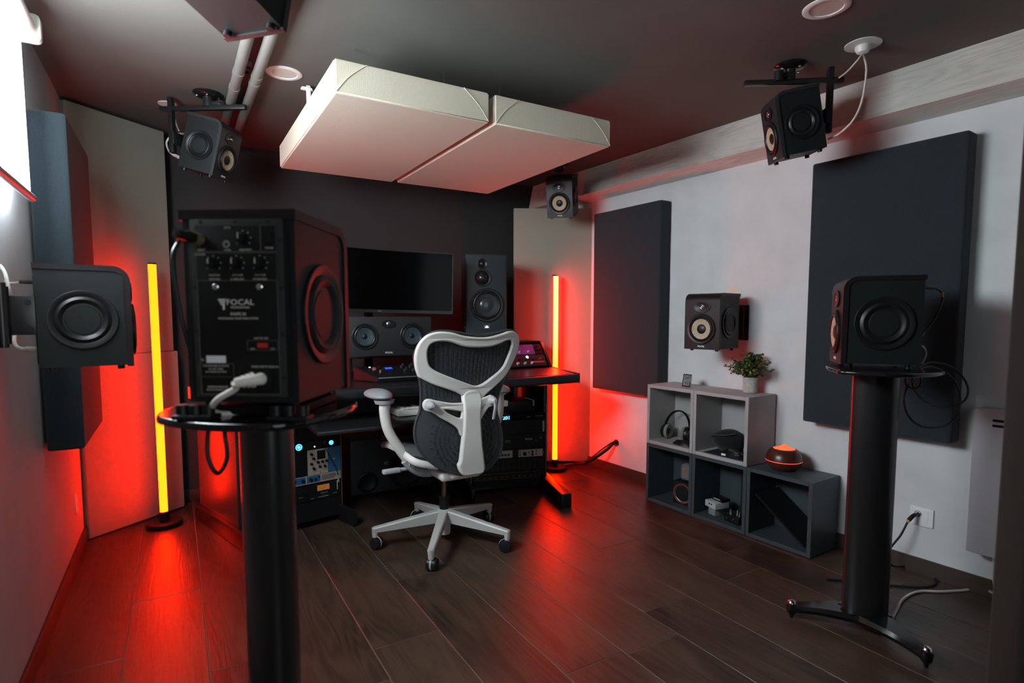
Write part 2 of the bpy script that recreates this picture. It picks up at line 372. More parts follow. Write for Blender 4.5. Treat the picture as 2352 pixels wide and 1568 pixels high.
# ------------------------------------------------------------------ ceiling fittings
def downlight(x, y, lab):
    t = thing('recessed_downlight', lab, 'ceiling light', (x, y, ZC), 0, 'recessed downlights')
    bm = B(); lathe(bm, [(.051, .0), (.053, -.004), (.066, -.005), (.0725, -.002), (.073, .001)], seg=40); obj('trim_ring', bm, M('downlight_white', (.8, .78, .75), .4), t)
    bm = B(); lathe(bm, [(0, -.001), (.052, -.001), (.052, .0015), (0, .0015)], seg=40); obj('diffuser', bm, M('downlight_diffuser', (.62, .58, .52), .5), t)
downlight(.442, 2.617, 'white round downlight between the pipes and the left cloud')
downlight(1.905, 1.15, 'white round downlight at the top right, cut by the frame')
t = thing('ceiling_cable_outlet', 'small round ceiling outlet above the back left ceiling speaker', 'outlet', (.016, 3.275, ZC))
bm = B(); lathe(bm, [(0, 0), (.042, 0), (.042, -.004), (.014, -.006), (0, -.004)], seg=32); obj('cover_plate', bm, whitep, t)
t = thing('ceiling_cable_outlet', 'white ceiling rose with dome above the right ceiling speaker', 'outlet', (2.276, 1.225, ZC))
bm = B(); lathe(bm, [(0, 0), (.062, 0), (.062, -.003), (.024, -.008), (0, -.008)], seg=40); obj('cover_plate', bm, whitep, t)
bm = B(); lathe(bm, [(.026, -.006), (.027, -.016), (.02, -.03), (.008, -.035), (0, -.035)], seg=32); obj('dome', bm, whitep, t)
pipem = M('conduit_grey', (.16, .155, .145), .6, spec=.3)
for k, (x, lab) in enumerate(((.268, 'left grey conduit pipe running along the ceiling'), (.338, 'right grey conduit pipe running along the ceiling'))):
    bm = B(); cyl(bm, (x, .4, 2.103), (x, YB-.001, 2.103), .0205, seg=24)
    for yy in (2.62, 2.8-.1*k): cyl(bm, (x, yy, 2.103), (x, yy+.035, 2.103), .023, seg=24)
    tag(obj('conduit_pipe', bm, pipem), lab, 'pipe', 'ceiling conduits')
t = thing('pipe_clamp', 'small dark bolted clamp between the two ceiling conduits', 'clamp', (.303, 2.62, ZC))
bm = B(); box(bm, (0, 0, -.006), (.02, .12, .012), .002); obj('plate', bm, pipem, t)
for yy in (-.02, .03):
    bm = B(); cyl(bm, (0, yy, -.01), (0, yy, -.022), .007, seg=6); obj('bolt', bm, satin, t)

# ------------------------------------------------------------------ speakers (local front = -Y, base z = 0)
def driver(parent, y, x, z, r, conem, capm, face=-1, cap=.32, screws=8, name='woofer', basket=1.0):
    """a cone driver on the front; axis along local -Y"""
    m = Matrix.Translation((x, y, z)) @ Matrix.Rotation(pi/2, 4, 'X')      # +Z -> -Y
    h = .012*(r/.08)**.5
    bm = B(); lathe(bm, [(r, -.001), (r, h*.55), (r*.96, h*.75), (r*.85, h*.62), (r*.83, h*.1)], m, 40)
    f = obj(name, bm, rubber, parent)
    bm = B(); lathe(bm, [(r*.84, h*.3), (r*.81, h*.75), (r*.75, h*.95), (r*.69, h*.7), (r*.66, h*.35)], m, 40); obj('surround', bm, rubber, f)
    bm = B(); lathe(bm, [(r*.67, h*.55), (r*.5, h*.28), (r*cap*.98, h*.06)], m, 40); obj('cone', bm, conem, f)
    bm = B(); lathe(bm, [(r*cap, h*.04), (r*cap*.98, h*.22), (r*cap*.75, h*.5), (r*cap*.4, h*.66), (0, h*.7)], m, 28); obj('dust_cap', bm, capm, f)
    for k in range(screws):
        a = 2*pi*(k+.5)/screws; q = m @ Vector((r*.9*cos(a), r*.9*sin(a), h*.62))
        bm = B(); cyl(bm, q, q+Vector((0, -.0015, 0)), r*.035, seg=8); obj('screw', bm, satin, f)
    return f
def radiator(parent, sx, W, yc, z, r):
    m = Matrix.Translation((sx*W/2, yc, z)) @ Matrix.Rotation(sx*pi/2, 4, 'Y')     # +Z -> +-X
    bm = B(); lathe(bm, [(r, -.001), (r, .004), (r*.985, .0055), (r*.93, .0055), (r*.80, .0015), (r*.79, -.001)], m, 48)
    f = obj('passive_radiator', bm, rubber, parent)
    bm = B(); lathe(bm, [(r*.81, .0005), (r*.76, .005), (r*.69, .0075), (r*.62, .005), (r*.56, .001), (r*.50, .0012)], m, 48); obj('surround', bm, rubber, f)
    bm = B(); lathe(bm, [(r*.51, .0008), (r*.49, .0028), (0, .0028)], m, 40); obj('disc', bm, cabside, f)
    for k in range(6):
        a = 2*pi*k/6; q = m @ Vector((r*.93*cos(a), r*.93*sin(a), .002)); q2 = m @ Vector((r*.93*cos(a), r*.93*sin(a), .0035))
        bm = B(); cyl(bm, q, q2, r*.035, seg=8); obj('screw', bm, satin, f)
def monitor_speaker(name, label, W, D, H, loc, rot, group, logo='FOCAL', feet=True, front=None):
    T = thing(name, label, 'speaker', loc, 0, group, rot)
    fm = front or veneer
    tt, Rr = .052*H, .15*H
    ins = .0035
    # shell: front baffle and top in one bent sheet
    pr_ = [(-D/2, 0)]
    for k in range(9):
        a = pi - k*pi/16; pr_.append((-D/2+Rr+Rr*cos(a), H-Rr+Rr*sin(a)))
    pr_ += [(D/2, H), (D/2, H-tt)]
    for k in range(9):
        a = pi/2 + k*pi/16; pr_.append((-D/2+Rr+(Rr-tt)*cos(a), H-Rr+(Rr-tt)*sin(a)))
    pr_.append((-D/2+tt, 0))
    bm = B(); m = Matrix(((0, 0, 1, -W/2), (1, 0, 0, 0), (0, 1, 0, 0), (0, 0, 0, 1)))
    prism(bm, pr_, W, m); bmesh.ops.triangulate(bm, faces=[f for f in bm.faces if len(f.verts) > 4], ngon_method='EAR_CLIP')
    obj('shell', bm, fm, T)
    pr2 = [(-D/2+tt, .004)]
    for k in range(9):
        a = pi - k*pi/16; pr2.append((-D/2+Rr+(Rr-tt)*cos(a), H-Rr+(Rr-tt)*sin(a)))
    pr2 += [(D/2-.004, H-tt), (D/2-.004, .004)]
    m = Matrix(((0, 0, 1, -W/2+ins), (1, 0, 0, 0), (0, 1, 0, 0), (0, 0, 0, 1)))
    bm = B(); prism(bm, pr2, W-2*ins, m); obj('cabinet', bm, cabside, T)
    # front drivers
    rw = W*.40; zw = H*.365
    driver(T, -D/2-.0005, 0, zw, rw, flax, rubber)
    zt = H*.755; m = Matrix.Translation((0, -D/2-.0005, zt)) @ Matrix.Rotation(pi/2, 4, 'X')
    bm = B(); lathe(bm, [(W*.24, -.002), (W*.245, .005), (W*.22, .0055), (W*.15, .002), (W*.06, .0006)], m, 40, 1.0, .62); tw = obj('tweeter', bm, rubber, T)
    bm = B(); lathe(bm, [(W*.07, .0), (W*.068, .0035), (W*.062, .004), (W*.05, .002)], m, 28); obj('horn_ring', bm, silver, tw)
    bm = B(); lathe(bm, [(W*.052, .001), (W*.046, .003), (W*.025, .006), (0, .007)], m, 24); obj('dome', bm, silver, tw)
    text('logo', logo, H*.042, M('logo_white', (.8, .8, .78), .5), T, (0, -D/2-.0008, H*.055), FRONT, bold=.0002)
    for sx in (-1, 1): radiator(T, sx, W-2*ins, .02*D, H*.47, min(D, H)*.375)
    bm = B(); box(bm, (0, D/2-.003, H*.47), (W*.86, .006, H*.84), .003); obj('back_panel', bm, blackm, T)
    if feet:
        for sx in (-1, 1):
            for sy in (-1, 1):
                bm = B(); cyl(bm, (sx*W*.36, sy*D*.36, 0.005), (sx*W*.36, sy*D*.36, -.008), .009, seg=14); obj('foot', bm, rubber, T)
    return T
def base_of(c, rot, H):
    return Vector(c) - (Euler(rot).to_matrix() @ Vector((0, 0, H/2)))

SW, SD, SH = .195, .232, .312
near = monitor_speaker('stand_speaker', 'black monitor speaker on the near left stand, its rear panel facing us', .19, .235, .312, (.157, 1.10, .965), (0, 0, R(146)), 'speakers on floor stands')
sr = monitor_speaker('stand_speaker', 'black and walnut monitor speaker on the right floor stand', .205, .247, .312, (2.192, 1.092, .935), (0, 0, R(-140.5)), 'speakers on floor stands')
monitor_speaker('wall_speaker', 'monitor speaker on the white right wall above the plant', .195, .22, .291, (2.456, 2.036, .933), (0, 0, R(-78.6)), 'speakers bracketed to side walls')
monitor_speaker('wall_speaker', 'monitor speaker on the left wall seen from its side', .195, .217, .287, (-.222, 2.065, .963), (0, 0, R(95.7)), 'speakers bracketed to side walls')
CW, CD, CHH = .172, .178, .256
CS = 'speakers under the ceiling'
def ceil_speaker(lab, c, yw_, pt, rl, plate, logo='FOCAL'):
    rot = (R(pt), R(rl), R(yw_)); T = monitor_speaker('ceiling_speaker', lab, CW, CD, CHH, base_of(c, rot, CHH), rot, CS, front=M('speaker_black_ash', (.018, .019, .02), .45, bump=(400, .2)))
    # bracket: ceiling plate, swivel, cross bar, drop arm, clamp
    a = R(yw_); f = Vector((sin(a), -cos(a), 0)); s_ = Vector((cos(a), sin(a), 0))
    K = thing('speaker_bracket', 'black metal bracket of the ' + lab, 'bracket', (plate[0], plate[1], ZC), a, 'ceiling speaker brackets')
    back = Vector(c) - f*(CD/2+.028); loc = Matrix.Rotation(-a, 3, 'Z') @ (back - Vector((plate[0], plate[1], ZC)))
    bm = B(); lathe(bm, [(0, 0), (.062, 0), (.062, -.006), (.05, -.016), (.03, -.02), (0, -.02)], seg=32); obj('ceiling_plate', bm, blackg, K)
    for k in range(4):
        q = Vector((.045*cos(k*pi/2+.5), .045*sin(k*pi/2+.5), 0)); bm = B(); cyl(bm, q+Vector((0, 0, -.014)), q+Vector((0, 0, -.021)), .005, seg=8); obj('bolt', bm, chrome, K)
    bm = B(); cyl(bm, (0, 0, -.018), (0, 0, -.062), .021); obj('swivel', bm, satin, K)
    bm = B(); cyl(bm, (.02, -.05, -.03), (.02, -.05, -.068), .018); box(bm, (.01, -.025, -.045), (.03, .07, .016), .003); obj('knuckle', bm, satin, K)
    yb = loc.y
    bm = B(); y1, y2 = min(yb, -.02)-.01, max(yb, -.02)+.03
    box(bm, (0, (yb-.10)/2 if yb < 0 else yb/2-.06, -.066), (.022, abs(yb)+.24, .020), .002); obj('cross_bar', bm, satin, K)
    bm = B(); box(bm, (loc.x*.0, yb+.01, (-.03+loc.z-.03)/2), (.026, .020, abs(loc.z)+.03), .002); obj('drop_arm', bm, satin, K)
    bm = B(); box(bm, (loc.x/2, yb-.006, loc.z+.02), (abs(loc.x)+.05, .014, .06), .003); obj('clamp_plate', bm, satin, K)
    return T, K
ceil_speaker('back left ceiling speaker', (.185, 3.135, 1.909), 55.4, 15.1, -.6, (.175, 3.03))
ceil_speaker('back right ceiling speaker by the end of the beam', (2.23, 3.083, 1.893), -50.2, 17.8, 1.7, (2.29, 3.2))
ceil_speaker('right ceiling speaker before the large wall panel', (2.253, 1.483, 1.90), -126.3, 11.6, 4.1, (2.208, 1.475))
ceil_speaker('near left ceiling speaker cut by the frame', (.156, 1.486, 1.919), 131.9, 13.6, -.7, (.10, 1.44))

# ------------------------------------------------------------------ rear panel of the near speaker (children of it)
W, D, H = .19, .235, .312; yb = D/2+.0002
def bb(x0, x1, z0, z1, y0=0, y1=.002, bev=0):
    b = B(); box(b, ((x0+x1)/2, yb+(y0+y1)/2, (z0+z1)/2), (abs(x1-x0), y1-y0, abs(z1-z0)), bev); return b
amp = obj('amplifier_plate', bb(-.076, .075, .014, .296, 0, .004, .0015), M('amp_plate', (.030, .033, .031), .42, spec=.4), near)
obj('inner_plate', bb(-.066, .066, .018, .287, .0035, .0050, .0006), M('amp_inner', (.008, .0085, .008), .5, spec=.25), amp)
def frame(x0, x1, z0, z1, t=.0008, name='printed_frame'):
    b = B(); y = yb+.0054
    for (a, c) in (((x0+x1)/2, z0), ((x0+x1)/2, z1)): box(b, (a, y, c), (abs(x1-x0)+t, .0004, t))
    for (a, c) in ((x0, (z0+z1)/2), (x1, (z0+z1)/2)): box(b, (a, y, c), (t, .0004, abs(z1-z0)))
    return obj(name, b, M('dim_print', (.16, .15, .13), .6), amp, smooth=False)
frame(-.0655, .065, .0185, .286); frame(-.0655, .065, .2455, .286); frame(-.0655, .065, .2000, .2435); frame(-.0655, -.0405, .2455, .286)
frame(-.064, -.0135, .0895, .105, .0005); frame(.0105, .069, .0465, .0675, .0005)
def tx(s, x, z, size, sx=1, mat=None, n='print'):
    return text(n, s, size, mat or printm, amp, (x, yb+.0054, z), BACK, sx=sx, depth=.0001)
pb = M('bright_print', (.95, .92, .84), .5)
tx('FOCAL', -.004, .1655, .0125, 1.15, pb, 'logo'); tx('PROFESSIONAL', -.004, .1575, .0042, 1.1, pb, 'logo')
b = B(); y = yb+.0054
for zz, ww in ((.1697, .0125), (.1662, .0095), (.1627, .0065)): box(b, (.0255-(.0125-ww)*.15, y, zz), (ww, .0004, .0022))
box(b, (.023, y, .158), (.0028, .0004, .008)); obj('logo', b, pb, amp, smooth=False)
tx('SHAPE 50', -.0, .1470, .0062, 1, pb, 'model_print'); tx('PROFESSIONAL MONITORING SYSTEM', 0, .1400, .0040, .95, pb, 'model_print')
for s, x, z, sz in (('INPUT', .056, .2478, .0042), ('+4 dBu', .0135, .2478, .0038), ('SENSITIVITY', -.016, .2478, .0038), ('POWER', -.0545, .2505, .0038), ('AUTO', .0125, .2825, .0038), ('EQUALISER', .0585, .2410, .0036), ('HIGH PASS', .036, .2020, .0038), ('LF SHELVING', -.001, .2020, .0038), ('HF SHELVING', -.038, .2020, .0038),
                    ('45 60 90 Hz', .036, .2085, .0036), ('-2  0  +2 dB', -.001, .2085, .0036), ('-2  0  +2 dB', -.038, .2085, .0036), ('FUSE T2A 250V', -.0365, .1085, .0036), ('230V~', -.0225, .0915, .0034), ('115V~', -.055, .0915, .0034), ('MAINS INPUT 50/60 Hz', -.041, .0630, .0044),
                    ('CAUTION RISK OF SHOCK', .040, .0640, .0036), ('DO NOT OPEN', .040, .0590, .0034), ('AVIS RISQUE DE CHOC', .040, .0545, .0034), ('MADE IN FRANCE', .038, .0300, .0042), ('SERVICE QUALIFIED ONLY', .038, .0255, .0032), ('CE', .0625, .0735, .005)):
    tx(s, x, z, sz)
obj('serial_sticker', bb(.023, .055, .0690, .0805, .005, .0056), M('sticker', (.85, .87, .9), .5), amp, label='white serial number sticker')
obj('voltage_switch', bb(-.047, -.031, .0935, .1010, .005, .0075), M('switch_red', (.6, .03, .02), .4), amp, label='red voltage selector')
def knob(x, z, r=.0085, nm='knob', par=amp):
    m = Matrix.Translation((x, yb+.005, z)) @ Matrix.Rotation(-pi/2, 4, 'X'); b = B()
    lathe(b, [(r, 0), (r*.92, .010), (r*.8, .012), (0, .012)], m, 20); k = obj(nm, b, blackp, par)
    b = B(); box(b, (x+r*.25, yb+.0175, z+r*.35), (.0012, .001, r*.9)); obj('pointer', b, printm, k)
    for i in range(7):
        a = R(-125+i*41.7)+pi/2; b = B(); box(b, (x-r*1.45*cos(a), yb+.0055, z+r*1.45*sin(a)), (.0013, .0005, .0013)); obj('scale_mark', b, printm, k, smooth=False)
for x, z in ((.0372, .2265), (-.0007, .2265), (-.0384, .2265)): knob(x, z)
knob(-.0125, .2655, .0085)
for x in (.035, -.037):
    m = Matrix.Translation((x, yb+.005, .190)) @ Matrix.Rotation(-pi/2, 4, 'X'); b = B(); lathe(b, [(.0055, 0), (.0052, .002), (.003, .0035), (0, .004)], m, 16); obj('bolt', b, chrome, amp, label='bright rear bolt')
for x, z in ((.0005, .292), (.0565, .292), (-.053, .292), (-.0715, .262), (-.0715, .188), (-.0715, .114), (-.0715, .045), (.0705, .19), (.0705, .12), (.01, .0155), (-.045, .0155)):
    m = Matrix.Translation((x, yb+.004, z)) @ Matrix.Rotation(-pi/2, 4, 'X'); b = B(); lathe(b, [(.0028, 0), (.0026, .001), (0, .0012)], m, 10); obj('screw', b, satin, amp)
obj('power_switch', bb(-.060, -.0505, .2565, .2755, .005, .009, .001), blackg, amp)
b = B(); m = Matrix.Translation((.0135, yb+.005, .2566)) @ Matrix.Rotation(-pi/2, 4, 'X'); lathe(b, [(.006, 0), (.006, .003), (.003, .003), (.003, -.002)], m, 16); obj('jack_socket', b, chrome, amp)
obj('mains_socket', bb(-.054, -.012, .0245, .0560, .005, .011, .002), blackp, amp)
# cables of the near speaker
nm = near.matrix_basis
def NL(x, y, z): return nm @ Vector((x, y, z))
t = thing('audio_cable', 'black audio cable plugged into the rear of the near speaker', 'cable', (0, 0, 0))
sk = NL(.056, yb+.004, .264); tip = NL(.066, yb+.052, .268)
b = B(); tube(b, [sk, sk.lerp(tip, .25), sk.lerp(tip, .5), tip], lambda u: .0088 if u < .8 else .0072, 14, 5); obj('plug', b, blackp, t)
b = B(); cyl(b, sk.lerp(tip, .05), sk.lerp(tip, .32), .0092, seg=16); obj('brass_ring', b, M('brass_ring', (.55, .38, .22), .35, .8), t, label='brass coloured ring of the plug')
b = B(); tube(b, [tip, P(412, 552, .93), P(398, 585, .92), P(402, 650, .92), P(424, 760, .93), P(452, 850, .93), P(478, 925, .93), P(488, 952, .95), P(478, 990, .955), P(478, 1050, .955), P(500, 1087, .955), P(522, 1050, .955), P(516, 990, .955), P(520, 960, .99), P(560, 955, 1.0)], .0036, 10, 8); obj('cord', b, rubber, t)
t = thing('power_cable', 'thick white power cable plugged into the rear of the near speaker', 'cable', (0, 0, 0))
pk = NL(-.034, yb+.004, .044); pe = NL(-.006, yb+.034, .040)
b = B(); tube(b, [pk, pk+Vector((-.006, -.010, 0)), pe], lambda u: .0115-.004*u, 12, 5); 
for k in range(4):
    q = pk.lerp(pe, .3+.17*k); cyl(b, q, q+(pe-pk).normalized()*.004, .0125-.0014*k, seg=12)
obj('plug', b, M('warm_white_plug', (.92, .88, .80), .35), t)
b = B(); tube(b, [pe, P(540, 893, .89), P(503, 915, .90), P(486, 938, .93), P(505, 950, .955), P(545, 950, .975), P(590, 955, .995)], .0052, 12, 8); obj('cord', b, M('warm_white_cord', (.9, .83, .74), .4), t)

# ------------------------------------------------------------------ speaker stands
def stand(lab, loc, rz, zt, poff=(0, 0)):
    T = thing('speaker_stand', lab, 'stand', loc, rz, 'black column stands')
    bm = B(); lathe(bm, [(0, .055), (.5, .055), (.5, zt-.014), (0, zt-.014)], Matrix(), 40, .100, .144); obj('column', bm, satin, T)
    bm = B(); lathe(bm, [(.075, .040), (.078, .052), (.066, .062), (.06, .062)], Matrix(), 32, .9, 1.15)
    for k in range(10):
        a = 2*pi*k/10; cyl(bm, (.061*cos(a), .078*sin(a), .055), (.061*cos(a), .078*sin(a), .067), .006, seg=8)
    obj('collar', bm, blackg, T)
    # top plate: rounded shield, wider at the back
    pl = [(-.165, .0), (-.162, .035), (-.130, .095), (-.08, .150), (0, .190), (.08, .150), (.130, .095), (.162, .035), (.165, 0), (.158, -.04), (.125, -.11), (.09, -.135), (-.09, -.135), (-.125, -.11), (-.158, -.04)]
    me = plate_mesh([pl], .014, .005); o = finish('top_plate', me, blackg, T); o.location = (poff[0], poff[1], zt-.007)
    return T
def foot_leg(T, a, L=.235):
    d = Vector((cos(a), sin(a), 0)); n = Vector((-sin(a), cos(a), 0))
    bm = B(); rows = []
    for k in range(9):
        u = k/8; c = d*(.03+u*(L-.02)); wdt = .046*(1-u)**1.3+.019; z = .050-.012*u-.010*sin(pi*u)*0+.006*sin(pi*u); th = .028-.006*u
        rows.append([bm.verts.new(c+n*wdt*sgn+Vector((0, 0, z+dz))) for sgn, dz in ((-1, 0), (-.8, th*.5), (.8, th*.5), (1, 0), (.8, -th*.6), (-.8, -th*.6))])
    for r0, r1 in zip(rows, rows[1:]):
        for k in range(6): bm.faces.new((r0[k], r0[(k+1) % 6], r1[(k+1) % 6], r1[k]))
    bm.faces.new(rows[0]); bm.faces.new(rows[-1][::-1]); lg = obj('leg', bm, blackg, T)
    e = d*(L)
    bm = B(); lathe(bm, [(0, 0), (.006, 0), (.008, .012), (.017, .022), (.019, .045), (.018, .052), (0, .052)], Matrix.Translation(e), 20); obj('foot_cup', bm, blackg, lg)
    bm = B(); lathe(bm, [(.013, .050), (.015, .056), (.012, .064), (.006, .068), (0, .069)], Matrix.Translation(e), 20); obj('spike_cap', bm, chrome, lg)
sR = stand('black column stand on three chromed spikes at the right', (2.072, 1.020, 0), R(-140.5), .927)
for k in range(3): foot_leg(sR, R(133+120*k) + R(140.5))
sL = stand('black column stand in the left foreground', (.150, 1.205, 0), R(180), .940, (.012, .06))
for k in range(3): foot_leg(sL, R(90+120*k))
# isolation pads under the near speaker
for lx, ly, lab in ((.082, .112, 'left'), (-.075, .112, 'right')):
    t = thing('isolation_pad', 'black rubber pad with round studs at the %s rear corner of the near speaker' % lab, 'isolation pad', NL(lx, ly, -.0245), R(146), 'isolation pads')
    bm = B(); box(bm, (0, 0, .004), (.066, .034, .008), .003); obj('base', bm, rubber, t)
    for k in range(3): bm = B(); cyl(bm, (-.022+.022*k, .003, .008), (-.022+.022*k, .003, .024), .0098, seg=16); obj('stud', bm, rubber, t)
t = thing('isolation_pad', 'black foam platform between the near speaker and its stand', 'isolation pad', NL(0, -.012, -.0245), R(146), 'isolation pads')
bm = B(); box(bm, (0, 0, .008), (.15, .17, .0155), .003); obj('foam', bm, blackm, t)
#@@PART2
# ------------------------------------------------------------------ LED tube lamps
def led_lamp(lab, x, y, h, top_pale):
    T = thing('floor_lamp', lab, 'floor lamp', (x, y, 0), 0, 'LED tube floor lamps')
    bm = B(); lathe(bm, [(0, 0), (.082, 0), (.084, .004), (.084, .020), (.080, .024), (0, .026)], seg=40); obj('base', bm, blackp, T)
    bm = B(); cyl(bm, (0, 0, .024), (0, 0, .075), .022, seg=24); obj('collar', bm, blackp, T)
    bm = B(); box(bm, (0, .016, h/2+.04), (.030, .010, h-.06), .002); cyl(bm, (0, 0, h), (0, 0, h+.006), .020); obj('channel', bm, blackm, T)
    m = bpy.data.materials.new('led_tube_glow'); m.use_nodes = True; nt = m.node_tree; nt.nodes.clear()
    o_ = nt.nodes.new('ShaderNodeOutputMaterial'); e = nt.nodes.new('ShaderNodeEmission'); e.inputs[1].default_value = LAMP_K
    tc = nt.nodes.new('ShaderNodeTexCoord'); sp = nt.nodes.new('ShaderNodeSeparateXYZ'); r = nt.nodes.new('ShaderNodeValToRGB')
    mr = nt.nodes.new('ShaderNodeMapRange'); mr.inputs[1].default_value = 0; mr.inputs[2].default_value = h
    nt.links.new(tc.outputs['Object'], sp.inputs[0]); nt.links.new(sp.outputs[2], mr.inputs[0]); nt.links.new(mr.outputs[0], r.inputs[0])
    g = .0125
    r.color_ramp.elements[0].color = (1, g, .0003, 1); r.color_ramp.elements[0].position = .5
    r.color_ramp.elements[1].position = .75; r.color_ramp.elements[1].color = (1, .0152, .0062, 1) if top_pale else (1, g*.97, .0003, 1)
    nt.links.new(r.outputs[0], e.inputs[0]); nt.links.new(e.outputs[0], o_.inputs[0])
    bm = B(); lathe(bm, [(0, .076), (.0185, .076), (.0185, h), (0, h)], seg=24); obj('light_tube', bm, m, T)
led_lamp('orange glowing tube lamp in the left back corner', -.085, 3.455, 1.37, False)
led_lamp('orange glowing tube lamp in the right back corner behind the desk', 2.322, 3.285, 1.385, True)

# ------------------------------------------------------------------ desk
desk = thing('studio_desk', 'black studio desk with two angled rack bays', 'desk', (1.13, 2.71, 0))
DX, DY = 1.13, 2.71
def dl_(x, y, z): return (x-DX, y-DY, z)
# desktop outline (plan)
top = [(.20-DX, .0), (2.06-DX, .0), (2.20-DX, .46), (2.12-DX, .73), (.14-DX, .73), (.06-DX, .46)]
bm = B(); prism(bm, top, .032, Matrix.Translation((0, 0, .728))); bmesh.ops.bevel(bm, geom=bm.edges[:], offset=.003, segments=2, affect='EDGES'); obj('desktop', bm, deskm, desk)
bm = B(); box(bm, (0, -.016, .733), (1.90, .034, .052), .016, 4); obj('front_bumper', bm, M('bumper_vinyl', (.011, .012, .014), .32), desk)
for s in (-1, 1):
    bm = B(); p0, p1 = Vector((s*.955, .0, .733)), Vector((s*1.075, .46, .733)); d = (p1-p0); a = math.atan2(d.y, d.x)
    box(bm, (0, 0, 0), (d.length+.02, .016, .06), .004, 2, Matrix.Translation((p0+p1)/2) @ Matrix.Rotation(a, 4, 'Z')); obj('side_edge', bm, deskm, desk)
# rack side panels and skids
OUT = [((2.02, 2.965), (2.165, 3.47)), ((1.53, 3.10), (1.66, 3.56))]
for s in (1, -1):
    for k, ((xa, ya), (xb, yb_)) in enumerate(OUT):
        pa = Vector((s*(xa-DX), ya-DY, 0)); pb_ = Vector((s*(xb-DX), yb_-DY, 0)); d = pb_-pa; a = math.atan2(d.y, d.x)
        m = Matrix.Translation((pa+pb_)/2) @ Matrix.Rotation(a, 4, 'Z')
        bm = B(); box(bm, (0, 0, .405), (d.length, .022, .645), .002, 2, m); obj('side_panel', bm, M('desk_side_laminate', (.028, .027, .027), .42, bump=(200, .06)), desk)
        dd = d.normalized(); sa = pa - dd*.40; sb = pb_+dd*.02; m = Matrix.Translation((sa+sb)/2) @ Matrix.Rotation(a, 4, 'Z')
        if k == 0:
            bm = B(); box(bm, (0, 0, .041), ((sb-sa).length, .062, .082), .004, 2, m); obj('skid_foot', bm, deskm, desk)
        else:
            bm = B(); box(bm, (0, 0, .042), (d.length, .024, .082), .003, 2, m); obj('skid_foot', bm, deskm, desk)
    # rack shelf under the units
    bm = B(); xs = [(2.01, 2.98), (2.15, 3.46), (1.67, 3.55), (1.54, 3.11)]; prism(bm, [(s*(x-DX), y-DY) for x, y in xs], .016, Matrix.Translation((0, 0, .086-.07))); obj('rack_bottom', bm, deskm, desk)
bm = B(); box(bm, (0, .70, .58), (.78, .018, .27), .002); obj('modesty_panel', bm, deskm, desk)
bm = B(); box(bm, (-.13, .02, .590), (.96, .40, .018), .003)
for s in (-1, 1): box(bm, (-.13+s*.46, .12, .665), (.02, .22, .135))
obj('keyboard_tray', bm, deskm, desk)
# --- rack units
def rack(prefix, O, ang, side):
    e = Vector((cos(ang), sin(ang), 0)); O = Vector((*O, 0))
    return lambda name, lab, z0, h, cat='rack unit': thing(name, lab, cat, O + Vector((0, 0, z0)), ang, 'rack gear in the %s bay' % side)
def face(T, x0, x1, z0, z1, mat, name='faceplate', dep=.004, y=-.001):
    bm = B(); box(bm, ((x0+x1)/2, y-dep/2, (z0+z1)/2), (x1-x0, dep, z1-z0), .0008, 1); return obj(name, bm, mat, T)
def body(T, h, d=.26):
    bm = B(); box(bm, (-.241, d/2, h/2), (.435, d, h-.004)); return obj('chassis', bm, blackm, T)
def fknob(T, x, z, r, mat=blackp, name='knob', dep=.012):
    m = Matrix.Translation((x, -.005, z)) @ Matrix.Rotation(pi/2, 4, 'X'); bm = B(); lathe(bm, [(r, 0), (r*.9, dep), (0, dep+.001)], m, 14); return obj(name, bm, mat, T)
def ftext(T, s, x, z, size, mat=printm, sx=1): return text('print', s, size, mat, T, (x, -.0054, z), FRONT, sx=sx, depth=.0001)
L = rack('L', (.742, 3.055), R(10.4), 'left')
U = .0444
t = L('rack_unit', 'plain black rack unit at the top of the left bay with a green light', .457, 2*U); body(t, 2*U); face(t, -.482, 0, .0005, 2*U-.0005, blackp)
ftext(t, 'E', -.089, .071, .028, pb); fknob(t, -.099, .025, .003, M('glow_green', (.2, .8, .1), .4, emit=(.35, 1, .1), strength=2.5), 'indicator', .002); ftext(t, 'R 2000', -.03, .04, .007)
t = L('rack_unit', 'black rack unit with round blue lights in the left bay', .4125, U); body(t, U); face(t, -.482, 0, .0005, U-.0005, blackg)
for x, r in ((-.222, .017), (-.05, .012)):
    m = Matrix.Translation((x, -.005, .0225)) @ Matrix.Rotation(pi/2, 4, 'X')
    bm = B(); lathe(bm, [(r, 0), (r, .002), (r*.72, .002), (r*.72, 0)], m, 28); rg = obj('light_ring', bm, glow_blue, t)
    bm = B(); lathe(bm, [(r*.5, 0), (r*.5, .002), (0, .002)], m, 20); obj('light_core', bm, glow_blue, rg)
fknob(t, -.14, .014, .004, glow_white, 'indicator', .002); ftext(t, 'dBx', -.085, .03, .006)
bluem = M('rack_blue', (.02, .14, .30), .4); creamm = M('rack_cream', (.50, .44, .38), .45)
t = L('preamp_unit', 'tall preamp unit with cream and blue faceplates in the left bay', .2775, 3*U); body(t, 3*U)
face(t, -.482, -.180, .0005, 3*U-.0005, blackm); face(t, -.179, -.070, .0005, 3*U-.0005, creamm); face(t, -.069, 0, .0005, 3*U-.0005, bluem)
f_ = face(t, -.128, -.083, .078, .125, blackm, 'meter_window', .0015, -.005)
for x, z in ((-.159, .111), (-.148, .086), (-.160, .060), (-.148, .034), (-.125, .064), (-.101, .064), (-.078, .065), (-.115, .039), (-.088, .038)): fknob(t, x, z, .0075)
fknob(t, -.042, .072, .0075, chrome); fknob(t, -.028, .028, .004, chrome)
rn = random.Random(3); bm = B()
